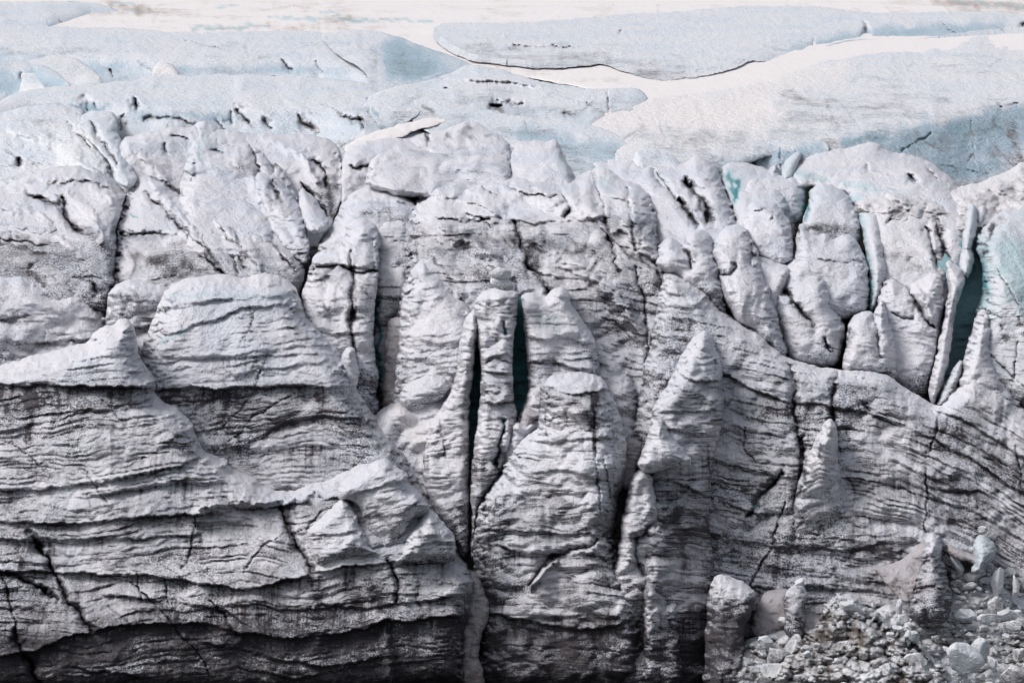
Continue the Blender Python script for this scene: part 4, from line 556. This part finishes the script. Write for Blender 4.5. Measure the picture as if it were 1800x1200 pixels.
body('ice_cliff', 'tall turquoise ice wall cut by the right edge with brown dirt patches', 'ice cliff', -6.6, [(1716, 440), (1718, 415), (1724, 398), (1738, 382), (1752, 370), (1776, 362), (1800, 358), (B0, 350), (B0, 930), (1840, 760), (1790, 720), (1740, 690), (1702, 670), (1690, 650), (1704, 600), (1712, 560), (1724, 520), (1728, 470)], lay=.35, pil=.6, creased=.6, dirt=[(350, .06), (500, .10), (640, .22), (720, .36)], w=30, R=7, blue=.14,
    teal=[(26, .35, [(1728, 440), (1726, 520), (1700, 600)]), (40, .3, [(1780, 440), (1800, 520)]), (12, .4, [(1722, 470), (1730, 500)])], stains=[(9, .8, [(1744, 395), (1734, 425), (1730, 450)]), (10, .55, [(1738, 395), (1760, 385)]), (13, .85, [(1762, 572), (1772, 600)]), (12, .6, [(1788, 560), (1810, 590)])],
    cracks=[(2.5, 1.2, [(1750, 470), (1770, 500), (1800, 550)]), (2.5, 1.2, [(1735, 560), (1738, 620), (1780, 660), (1800, 680)]), (2.5, 1.2, [(1790, 600), (1784, 640), (1776, 700)]), (1.5, .6, [(1730, 540), (1760, 560)])])
body('serac', 'sharp ice wedge at the lower lip of the big crevasse', 'serac', -8.0, [(1680, 672), (1692, 640), (1702, 600), (1712, 566), (1722, 544), (1730, 536), (1740, 546), (1746, 570), (1744, 610), (1752, 640), (1770, 670), (1800, 712), (1780, 730), (1730, 700), (1700, 690)], lay=.4, pil=.6, dirt=[(530, .10), (620, .16), (700, .36)], w=18, R=4.5)
body('serac', 'tumbled dirty ice lumps at the dark foot of the big crevasse', 'serac', -7.0, [(1644, 716), (1652, 690), (1666, 664), (1680, 640), (1690, 632), (1694, 650), (1690, 672), (1672, 700), (1660, 722)], lay=.3, pil=1.0, dirt=.45, blue=.2, w=10, R=2, rough=2)
body('serac', 'dirty rubbly ice slope below the steep end of the huge right slab', 'serac', 1.5, [(1500, 345), (1560, 330), (1640, 335), (1690, 328), (1730, 318), (1770, 300), (1800, 282), (B0, 240), (B0, 430), (1700, 420), (1500, 380)], lay=.2, pil=1.2, dirt=.42, w=16, R=2, rough=2, rubble=.6, snow=.4)
body('ice_boulder', 'rounded ice stone leaning at the top of the crevasse edge', 'ice boulder', -3.4, [(1716, 386), (1718, 366), (1726, 358), (1734, 362), (1734, 376), (1728, 392), (1720, 396)], lay=.1, pil=.3, dirt=.12, w=10, R=1.5, autoc=0, edge=1, step=2, back=.4)
# ------------------------------------------------------------------ front left
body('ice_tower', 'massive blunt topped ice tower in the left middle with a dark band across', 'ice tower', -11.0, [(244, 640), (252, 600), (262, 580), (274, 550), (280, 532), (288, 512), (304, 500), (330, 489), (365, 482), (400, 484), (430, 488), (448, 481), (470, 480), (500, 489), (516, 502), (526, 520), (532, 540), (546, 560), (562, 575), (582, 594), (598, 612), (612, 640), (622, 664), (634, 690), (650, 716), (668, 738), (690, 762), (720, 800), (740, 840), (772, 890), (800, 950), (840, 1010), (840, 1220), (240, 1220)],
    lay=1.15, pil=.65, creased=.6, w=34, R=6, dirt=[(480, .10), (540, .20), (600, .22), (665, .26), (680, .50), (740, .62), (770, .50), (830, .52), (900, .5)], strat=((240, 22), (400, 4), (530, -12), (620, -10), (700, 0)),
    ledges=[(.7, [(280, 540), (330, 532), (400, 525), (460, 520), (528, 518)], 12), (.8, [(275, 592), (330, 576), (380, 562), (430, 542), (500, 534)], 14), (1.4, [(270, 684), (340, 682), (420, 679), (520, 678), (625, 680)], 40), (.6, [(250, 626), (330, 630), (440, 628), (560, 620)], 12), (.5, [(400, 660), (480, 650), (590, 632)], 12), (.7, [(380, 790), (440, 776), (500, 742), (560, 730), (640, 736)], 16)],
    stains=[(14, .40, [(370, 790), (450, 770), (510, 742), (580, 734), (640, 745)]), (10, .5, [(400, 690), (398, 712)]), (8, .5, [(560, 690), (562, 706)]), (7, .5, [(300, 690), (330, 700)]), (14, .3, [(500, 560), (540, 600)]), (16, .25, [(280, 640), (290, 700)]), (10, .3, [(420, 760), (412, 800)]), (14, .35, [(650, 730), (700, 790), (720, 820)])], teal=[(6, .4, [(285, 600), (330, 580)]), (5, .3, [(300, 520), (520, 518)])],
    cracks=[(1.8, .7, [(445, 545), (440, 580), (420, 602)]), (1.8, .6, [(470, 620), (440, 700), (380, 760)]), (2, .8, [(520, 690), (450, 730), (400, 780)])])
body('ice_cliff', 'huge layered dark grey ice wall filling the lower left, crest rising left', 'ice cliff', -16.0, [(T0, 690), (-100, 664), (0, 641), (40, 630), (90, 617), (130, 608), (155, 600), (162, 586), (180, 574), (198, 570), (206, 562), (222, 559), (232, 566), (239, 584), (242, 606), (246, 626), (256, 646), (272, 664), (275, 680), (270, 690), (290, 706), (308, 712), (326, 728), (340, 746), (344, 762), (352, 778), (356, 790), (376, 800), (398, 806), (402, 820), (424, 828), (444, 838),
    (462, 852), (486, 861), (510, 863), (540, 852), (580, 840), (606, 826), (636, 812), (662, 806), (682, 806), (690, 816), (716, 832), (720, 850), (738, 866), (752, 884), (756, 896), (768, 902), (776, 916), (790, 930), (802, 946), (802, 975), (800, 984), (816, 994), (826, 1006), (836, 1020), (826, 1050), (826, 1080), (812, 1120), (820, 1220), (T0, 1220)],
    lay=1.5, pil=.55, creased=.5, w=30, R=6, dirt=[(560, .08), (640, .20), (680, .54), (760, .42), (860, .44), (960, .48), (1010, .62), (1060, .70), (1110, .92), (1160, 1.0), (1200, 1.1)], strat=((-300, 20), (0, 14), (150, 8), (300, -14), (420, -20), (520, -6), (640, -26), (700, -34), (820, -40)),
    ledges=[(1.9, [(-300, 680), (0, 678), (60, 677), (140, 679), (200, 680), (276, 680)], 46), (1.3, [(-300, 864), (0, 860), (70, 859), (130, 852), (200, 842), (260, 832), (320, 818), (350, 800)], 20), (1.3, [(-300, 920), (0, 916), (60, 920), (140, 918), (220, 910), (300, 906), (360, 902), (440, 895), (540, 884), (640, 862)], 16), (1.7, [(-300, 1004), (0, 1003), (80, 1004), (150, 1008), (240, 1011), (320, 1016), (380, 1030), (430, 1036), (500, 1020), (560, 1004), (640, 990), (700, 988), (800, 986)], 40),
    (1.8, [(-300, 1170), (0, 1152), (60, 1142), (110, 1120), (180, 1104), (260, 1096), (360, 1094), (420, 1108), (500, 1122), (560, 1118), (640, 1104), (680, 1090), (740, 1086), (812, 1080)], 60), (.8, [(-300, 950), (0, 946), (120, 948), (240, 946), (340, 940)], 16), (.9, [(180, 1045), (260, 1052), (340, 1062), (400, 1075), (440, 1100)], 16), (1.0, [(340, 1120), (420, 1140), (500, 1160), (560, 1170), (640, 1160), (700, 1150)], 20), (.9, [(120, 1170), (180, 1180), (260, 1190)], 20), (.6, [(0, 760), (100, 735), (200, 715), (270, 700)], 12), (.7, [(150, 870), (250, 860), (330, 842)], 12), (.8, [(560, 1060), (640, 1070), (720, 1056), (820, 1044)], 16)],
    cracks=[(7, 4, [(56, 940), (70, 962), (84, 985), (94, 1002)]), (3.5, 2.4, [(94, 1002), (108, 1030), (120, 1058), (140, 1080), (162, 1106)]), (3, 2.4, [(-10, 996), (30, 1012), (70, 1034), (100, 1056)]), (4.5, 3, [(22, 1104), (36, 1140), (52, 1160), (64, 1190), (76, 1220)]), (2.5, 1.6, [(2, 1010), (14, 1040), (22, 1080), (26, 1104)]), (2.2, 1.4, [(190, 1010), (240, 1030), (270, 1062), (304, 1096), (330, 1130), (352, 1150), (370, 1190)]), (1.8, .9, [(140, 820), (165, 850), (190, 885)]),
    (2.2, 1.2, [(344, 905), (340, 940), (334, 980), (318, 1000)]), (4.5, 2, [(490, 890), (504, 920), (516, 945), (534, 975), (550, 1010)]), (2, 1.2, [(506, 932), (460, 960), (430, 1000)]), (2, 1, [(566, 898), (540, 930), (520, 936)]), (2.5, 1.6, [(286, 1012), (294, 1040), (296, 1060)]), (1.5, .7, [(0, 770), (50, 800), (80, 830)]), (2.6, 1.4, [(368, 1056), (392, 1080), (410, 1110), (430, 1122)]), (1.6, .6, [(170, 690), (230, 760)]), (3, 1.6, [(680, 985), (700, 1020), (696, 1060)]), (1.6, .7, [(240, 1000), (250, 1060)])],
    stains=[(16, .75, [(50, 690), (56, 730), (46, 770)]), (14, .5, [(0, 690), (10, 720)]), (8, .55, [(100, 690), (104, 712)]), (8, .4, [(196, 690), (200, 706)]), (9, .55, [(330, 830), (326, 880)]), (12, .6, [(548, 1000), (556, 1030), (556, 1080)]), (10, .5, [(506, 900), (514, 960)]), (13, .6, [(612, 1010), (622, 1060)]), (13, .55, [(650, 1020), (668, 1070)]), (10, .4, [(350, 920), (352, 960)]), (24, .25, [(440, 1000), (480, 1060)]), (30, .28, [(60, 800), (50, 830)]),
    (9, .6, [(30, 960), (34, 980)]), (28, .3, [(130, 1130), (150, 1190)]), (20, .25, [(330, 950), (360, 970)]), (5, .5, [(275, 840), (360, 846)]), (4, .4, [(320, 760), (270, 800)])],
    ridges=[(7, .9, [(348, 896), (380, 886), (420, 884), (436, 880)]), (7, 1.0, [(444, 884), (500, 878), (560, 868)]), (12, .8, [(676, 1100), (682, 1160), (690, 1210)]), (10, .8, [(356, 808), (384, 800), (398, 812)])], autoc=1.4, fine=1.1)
body('serac', 'white topped slanting ice block on the right end of the lower left wall', 'serac', -17.2, [(598, 880), (592, 860), (600, 846), (622, 830), (645, 815), (664, 806), (682, 807), (692, 818), (714, 830), (718, 850), (738, 866), (752, 884), (750, 894), (734, 904), (722, 920), (706, 944), (690, 968), (678, 980), (662, 964), (650, 946), (640, 915), (630, 890), (616, 878)], lay=1.1, pil=.6, dirt=[(800, .04), (840, .12), (900, .24), (980, .34)], w=20, R=3.5,
    ledges=[(.8, [(600, 872), (650, 862), (700, 846), (720, 840)], 12), (.5, [(630, 910), (700, 900), (740, 880)], 10)], strat=((600, 10), (750, -14)), step=1.9, back=.5)
body('serac', 'small pentagonal ice block beyond the diagonal crack at the wall end', 'serac', -17.0, [(686, 984), (696, 970), (710, 946), (726, 922), (742, 904), (756, 897), (768, 903), (778, 918), (792, 932), (802, 946), (801, 962), (802, 980), (770, 988), (730, 990), (700, 994)], lay=1.0, pil=.7, dirt=[(895, .12), (940, .28), (990, .4)], w=18, R=3.2, stains=[(8, .6, [(738, 935), (740, 950)])], ledges=[(.8, [(700, 968), (750, 956), (802, 950)], 10)], step=1.9, back=.5)
body('serac', 'knob headed sloping ice slab left of the slanting block', 'serac', -16.9, [(540, 935), (556, 915), (572, 900), (590, 884), (600, 875), (612, 878), (618, 890), (626, 900), (634, 925), (648, 950), (662, 966), (664, 974), (630, 980), (590, 986), (556, 996), (544, 970)], lay=.9, pil=.6, dirt=[(870, .12), (920, .26), (990, .34)], w=16, R=2.2, step=1.9, back=.4, ledges=[(.5, [(545, 940), (600, 935), (640, 930)], 10)])
body('snow', None, None, -13.0, [(826, 1000), (838, 1010), (850, 1030), (862, 1062), (858, 1090), (846, 1120), (840, 1150), (850, 1180), (856, 1220), (800, 1220), (810, 1150), (812, 1100), (820, 1050)], mat=GRIT, snow=1, kind='structure', facet=0, cap=False, R=.8, w=10, lay=.5, pil=.4, dirt=[(1000, .35), (1100, .5), (1200, .6)], autoc=0, edge=2.5)
body('serac', 'dark square cut ice buttress with snow on top beside the rubble', 'serac', -14.0, [(1236, 1220), (1240, 1100), (1246, 1030), (1258, 1010), (1284, 1012), (1310, 1024), (1328, 1040), (1326, 1064), (1318, 1086), (1306, 1106), (1310, 1140), (1314, 1180), (1318, 1220)], lay=.8, pil=.9, dirt=[(1005, .10), (1036, .3), (1056, .85), (1110, 1.0), (1200, 1.1)], w=18, R=5, rk=.7, rim=8, flute=.5, stains=[(18, .4, [(1262, 1080), (1270, 1150), (1280, 1200)])])

# ------------------------------------------------------------------ rubble at the foot of the right cliff
def GY(px, py): return float(D(py)) - 11.2 - 4.0 * (py - 932) / 100.0
GK = dict(rim=6, facet=1.2, lean=4.0, y0l=932)
body('snow', None, None, -10.2, [(1534, 996), (1560, 992), (1588, 982), (1610, 962), (1626, 944), (1640, 960), (1630, 1000), (1616, 1040), (1596, 1062), (1580, 1052), (1562, 1030), (1548, 1014)], mat=GRIT, snow=1, kind='structure', facet=0, cap=False, R=.8, w=10, lay=0, pil=.6, dirt=.62, autoc=0, edge=2, lean=3, y0l=932)
body('snow', None, None, -10.4, [(1664, 950), (1690, 966), (1716, 976), (1740, 984), (1720, 992), (1690, 984), (1666, 976)], mat=GRIT, snow=1, kind='structure', facet=0, cap=False, R=.8, w=8, lay=0, pil=.3, dirt=.48, autoc=0, edge=2, lean=3, y0l=932)
body('snow', None, None, -8.8, [(1318, 1110), (1326, 1080), (1334, 1056), (1346, 1040), (1366, 1032), (1386, 1034), (1396, 1060), (1394, 1086), (1370, 1110), (1340, 1130)], mat=GRIT, snow=1, kind='structure', facet=0, cap=False, R=1, w=12, lay=0, pil=.5, dirt=.55, autoc=0, edge=2, lean=3, y0l=932)
body('snow', None, None, -9.0, [(1404, 1078), (1420, 1074), (1446, 1080), (1452, 1096), (1440, 1112), (1410, 1112)], mat=GRIT, snow=1, kind='structure', facet=0, cap=False, R=1, w=8, lay=0, pil=.2, dirt=.3, autoc=0, edge=2, lean=3, y0l=932)
body('ice_tower', 'dark cone shaped ice hoodoo with a pale head standing in the rubble', 'ice tower', -11.9, [(1596, 1090), (1598, 1050), (1604, 1020), (1612, 995), (1618, 970), (1622, 950), (1630, 938), (1640, 932), (1650, 938), (1658, 952), (1656, 970), (1664, 990), (1666, 1015), (1672, 1040), (1672, 1075), (1664, 1100)], lay=1.1, pil=.6, rough=1.3, dirt=[(930, .14), (968, .22), (985, .62), (1060, .7)], w=22, R=6, step=1.9, ledges=[(1.0, [(1612, 972), (1640, 974), (1660, 970)], 12), (.8, [(1600, 1030), (1668, 1034)], 14)], lean=3, y0l=932, back=.4, facet=.6, rim=10)
body('ice_tower', 'thin dark ice pedestal in front of the snow fan', 'ice tower', -10.6, [(1378, 1112), (1380, 1080), (1376, 1056), (1382, 1036), (1396, 1026), (1412, 1028), (1420, 1046), (1412, 1064), (1416, 1090), (1414, 1120), (1400, 1124)], lay=.8, pil=.8, rough=1.6, dirt=[(1034, .3), (1050, .5), (1060, .75), (1110, .8)], w=12, R=3, step=2, lean=3, y0l=932, edge=2, rim=3, rk=.8, autoc=0, back=.3)
body('ice_tower', 'squat ice pedestal with a blue flat block at the far end of the rubble', 'ice tower', -11.5, [(1706, 1010), (1712, 980), (1710, 960), (1716, 944), (1728, 938), (1740, 944), (1750, 956), (1752, 972), (1744, 985), (1734, 992), (1730, 1010)], lay=.4, pil=.6, dirt=[(938, .14), (980, .2), (992, .55)], blue=.25, w=12, R=3, step=2, lean=3, y0l=932, edge=2, autoc=0, back=.3)
body('rubble', None, None, -7.25, [(1270, 1150), (1330, 1112), (1400, 1100), (1460, 1086), (1520, 1080), (1556, 1062), (1590, 1060), (1640, 1062), (1672, 1030), (1664, 990), (1690, 1000), (1730, 1012), (1770, 1006), (1800, 1010), (B0, 1030), (B0, 1290), (1290, 1290)], lay=.2, pil=1.3, rough=2.2, rubble=1.1, dirt=[(980, .34), (1060, .38), (1150, .46), (1210, .5)], mat=RUB, w=12, R=1.5, kind='stuff', autoc=0, cap=False, **GK)
body('ice_ridge', 'knobbly dirty ice mound with a ridge sloping right in the rubble', 'ice ridge', -12.2, [(1330, 1225), (1350, 1180), (1390, 1140), (1420, 1110), (1436, 1084), (1450, 1062), (1466, 1046), (1478, 1040), (1492, 1044), (1510, 1050), (1524, 1062), (1550, 1084), (1580, 1100), (1606, 1108), (1620, 1130), (1650, 1160), (1680, 1190), (1710, 1225)], lay=.2, pil=1.4, rough=2.0, rubble=2.0, dirt=[(1040, .22), (1070, .46), (1110, .62), (1200, .58)], mat=RUB, w=26, R=6, step=1.9, edge=6, autoc=0, back=.5,
     stains=[(14, .4, [(1500, 1100), (1520, 1130)]), (10, .35, [(1450, 1100), (1440, 1130)])], ridges=[(7, 1.2, [(1480, 1048), (1530, 1076), (1590, 1112), (1640, 1160), (1690, 1215)])], **GK)
import bmesh
_ico = {}
def ico(n):
    if n not in _ico:
        b = bmesh.new(); bmesh.ops.create_icosphere(b, subdivisions=n, radius=1.0); b.verts.ensure_lookup_table()
        _ico[n] = (np.array([v.co[:] for v in b.verts]), np.array([[v.index for v in f.verts] for f in b.faces])); b.free()
    return _ico[n]
rock_n = [0]
def rock(px, py, rx, ry, label, rot=0.0, dirt=.2, blue=0.0, cuts=7, sub=4, ang=.66, deep=.8, group=None, snow=0.0, Y=None, sharp=.35):
    """one angular piece of ice: a ball cut by planes, then weathered"""
    rock_n[0] += 1; r_ = np.random.RandomState(900 + rock_n[0]); V, F = ico(sub); P = V.copy()
    for _ in range(cuts + 4):
        n = r_.normal(size=3); n /= np.linalg.norm(n); h = r_.uniform(ang * .72, ang * 1.15)
        dd = P @ n - h; P = P - np.where(dd > 0, dd * (1 - .12 * sharp), 0)[:, None] * n[None, :]
    s1 = 100 + rock_n[0] * 3
    nz = pn(V[:, 0] * 1.6 + V[:, 1] * .9, V[:, 2] * 1.6 - V[:, 1], s1); n2 = pn(V[:, 0] * 4 + V[:, 1] * 2.5, V[:, 2] * 4 - V[:, 1] * 3, s1 + 1); n3 = pn(V[:, 0] * 9 - V[:, 1] * 7, V[:, 2] * 9 + V[:, 1] * 5, s1 + 2)
    P = P * (1 + .13 * nz + .05 * n2 + .025 * n3)[:, None]
    if Y is None: Y = GY(px, py + ry) - .9 - deep * (rx + ry) * .01
    m = Y * KPX; a = math.radians(rot)
    x = P[:, 0] * rx; z = P[:, 2] * ry; X2 = x * math.cos(a) - z * math.sin(a); Z2 = x * math.sin(a) + z * math.cos(a)
    cx, cy, cz = [float(q) for q in at(px, py, Y)]
    bx, by, bz = cx, cy, cz - ry * m
    co = np.stack([cx + X2 * m, cy + P[:, 1] * deep * (rx + ry) / 2 * m, cz + Z2 * m], 1)
    n_ = len(co); dr = dirt + .10 + .25 * n2 * min(1, .3 + dirt * 4) + .25 * dirt * (V[:, 2] < -.2)
    ice = np.stack([co[:, 2] * .6, np.clip(dr, 0, 1), np.full(n_, blue) + 0 * dr], 1); wear = np.stack([np.zeros(n_), np.full(n_, snow), np.zeros(n_)], 1)
    return build_mesh('ice_boulder', co, (F, []), RUB, {'ice': ice, 'wear': wear}, label, 'ice boulder', group, None, (bx, by, bz), smooth=True)
rock(1407, 1023, 11, 9, 'rounded white boulder perched on the thin dark pedestal', 20, .04, cuts=3, Y=GY(1400, 1040) - 3.9)
rock(1396, 1046, 17, 8, 'flat dark slab of ice under the white perched boulder', -14, .45, cuts=4, Y=GY(1400, 1040) - 3.9)
rock(1727, 931, 11, 7, 'pale oval boulder sitting on the blue tinted pedestal', 8, .12, cuts=3, Y=float(D(940)) - 19.4)
rock(1754, 1022, 14, 30, 'tall tilted white ice boulder with a rounded top near the right edge', -22, .03, .05, cuts=6)
rock(1750, 1062, 14, 22, 'dirty ice stump under the tall tilted white boulder', 0, .40, cuts=5)
rock(1786, 1034, 9, 26, 'thin upright pale shard close to the right edge', 8, .05, .05, cuts=7)
rock(1694, 1160, 36, 30, 'large blue white square faced boulder low on the right', -32, .03, .16, cuts=5, ang=.68)
rock(1726, 1142, 20, 26, 'pale kite shaped boulder beside the large square faced one', 14, .12, .1, cuts=8)
rock(1744, 1168, 11, 20, 'narrow white ice wedge pointing down beside the kite shaped boulder', 12, .02, cuts=8)
rock(1498, 1066, 24, 12, 'smooth grey slab capping the crest of the knobbly mound', -24, .20, .12, cuts=5, Y=GY(1498, 1078) - 7.9)
rock(1604, 1118, 15, 16, 'smooth bluish rounded boulder on the sloping ridge of the mound', -30, .10, .22, cuts=3, Y=GY(1604, 1130) - 7.9)
rock(1580, 1104, 13, 8, 'small grey block beside the bluish rounded boulder on the ridge', -24, .15, .05, cuts=5, Y=GY(1580, 1112) - 7.9)
rock(1388, 1092, 22, 17, 'cream topped cracked block below the thin pedestal', -8, .22, cuts=7, snow=.35)
rock(1342, 1132, 18, 20, 'pale round boulder beside the dark buttress foot', 0, .18, cuts=5)
rock(1398, 1138, 30, 26, 'large dark grey faceted block left of the mound', 12, .48, cuts=8)
rock(1366, 1152, 22, 24, 'rough grey block between the pale boulder and the big dark block', -14, .36, cuts=8)
rock(1430, 1160, 22, 18, 'angular dark block half buried under the mound flank', -20, .45, cuts=7)
rock(1582, 1066, 8, 17, 'small white ice post standing behind the mound ridge', 4, .10, cuts=4, Y=GY(1582, 1090) - 2.5)
rock(1586, 1088, 13, 16, 'streaky grey foot of ice below the small white post', 0, .30, cuts=4, Y=GY(1586, 1100) - 2.3)
rock(1535, 1064, 6, 8, 'tiny white tooth of ice on the mound skyline', 0, .06, cuts=5, Y=GY(1535, 1072) - 4)
rock(1372, 1188, 44, 30, 'big ribbed boulder in the bottom corner beside the buttress', -18, .34, cuts=6)
rock(1712, 1012, 22, 9, 'long pale log shaped ice block lying behind the tall boulder', 8, .05, cuts=4)
rock(1738, 1018, 17, 7, 'flat white slab lying left of the tall tilted boulder', 10, .06, cuts=4)
rock(1706, 1030, 17, 8, 'cream coloured flat block in the pile above the rubble slope', 2, .12, cuts=4, snow=.5)
rock(1694, 1078, 24, 14, 'broad blue white boulder in the middle of the rubble slope', -6, .05, .10, cuts=5)
rock(1738, 1086, 21, 12, 'rounded blue white boulder right of the broad one', 4, .05, .12, cuts=4)
rock(1772, 1078, 20, 12, 'lumpy pale boulder near the right edge of the slope', -8, .10, .05, cuts=5)
rock(1786, 1100, 18, 11, 'greyish round boulder under the lumpy pale one', 0, .16, cuts=4)
rock(1600, 1128, 18, 11, 'dirty flattened block under the bluish ridge boulder', -6, .3, cuts=5)
rock(1680, 1028, 12, 12, 'dark wedge shaped lump beside the cone hoodoo', -30, .55, cuts=7)
rock(1650, 1096, 24, 12, 'dark rock hard lump of ice at the foot of the hoodoo', -6, .55, cuts=6)
rock(1684, 996, 9, 24, 'slanting white ice slab leaning on the hoodoo right side', 34, .08, cuts=6)
rock(1560, 1176, 22, 14, 'rounded grey boulder low on the mound face', -6, .2, cuts=4, Y=GY(1560, 1190) - 8.2)
rock(1612, 1160, 24, 13, 'smooth light boulder on the lower right of the mound', -10, .16, cuts=4, Y=GY(1612, 1172) - 7.9)
rock(1440, 1192, 46, 7, 'long thin pale ice beam lying across the bottom rubble', -10, .05, cuts=5, sub=4)
rock(1474, 1204, 34, 9, 'white topped ice ledge at the bottom edge below the beam', -6, .08, cuts=6)
rock(1792, 1150, 14, 14, 'beige round boulder touching the right edge near the bottom', 0, .25, cuts=4, snow=.3)
rock(1780, 1188, 24, 20, 'beige smooth block in the bottom right corner', -12, .28, cuts=5, snow=.3)
rr = random.Random(77)
def inrub(x, y):
    return (y > 1100 - (x - 1310) * .02 and x < 1560 and y > 1150) or (x >= 1560 and y > 1075 and y > 1110 - (x - 1560) * .8) or (x > 1676 and y > 1002 + max(0, 1700 - x) * .4)
cnt = 0; tries = 0; placed = []
while cnt < 190 and tries < 9000:
    tries += 1
    x = rr.uniform(1312, 1812) if rr.random() < .35 else rr.uniform(1600, 1812); y = rr.uniform(995, 1212)
    if not inrub(x, y): continue
    rad = rr.choice([3, 4, 5, 6, 7, 9, 12])
    if any((x - a) ** 2 + (y - b) ** 2 < ((rad + c_) * .8) ** 2 for a, b, c_ in placed): continue
    placed.append((x, y, rad))
    rock(x, y, rad * rr.uniform(.9, 1.5), rad * rr.uniform(.6, .95), 'small lump of broken ice lying loose in the rubble at lower right', rr.uniform(-30, 30), rr.choice([.08, .15, .22, .3, .4, .5]), rr.choice([0, 0, .05, .12]), cuts=rr.choice([8, 10, 12]), ang=.64, sub=3, group='loose broken ice in the rubble', snow=rr.choice([0, 0, .4]),
         Y=GY(x, y + rad) - (7.6 if (1400 < x < 1690 and y > 1040 + (x - 1480) * .75) else 1.0))
    cnt += 1
for i_ in range(46):                       # lumps stuck over the mound
    x = rr.uniform(1400, 1660); t = (x - 1470); lo = 1050 + (abs(t) * (.9 if t < 0 else .72)); y = rr.uniform(lo + 8, 1215)
    if y > 1212: continue
    rad = rr.choice([4, 5, 6, 8, 10])
    rock(x, y, rad * rr.uniform(.9, 1.3), rad * rr.uniform(.7, 1.1), 'lump of dirty ice embedded in the face of the knobbly mound', rr.uniform(-30, 30), rr.choice([.2, .3, .42, .5]), 0, cuts=rr.choice([4, 6]), sub=3, group='lumps in the knobbly mound', Y=GY(x, y) - 7.8)

YC = float(D(500)) - 21.0
rock(885, 499, 24, 11, 'flat white lump of ice directly under the balanced boulder on the capped tower', -14, .04, cuts=3, Y=YC, ang=.9)
rock(881, 481, 19, 14, 'white boulder of ice balanced on the very top of the capped tower', -10, .01, .04, cuts=5, Y=YC - .2, ang=.8)
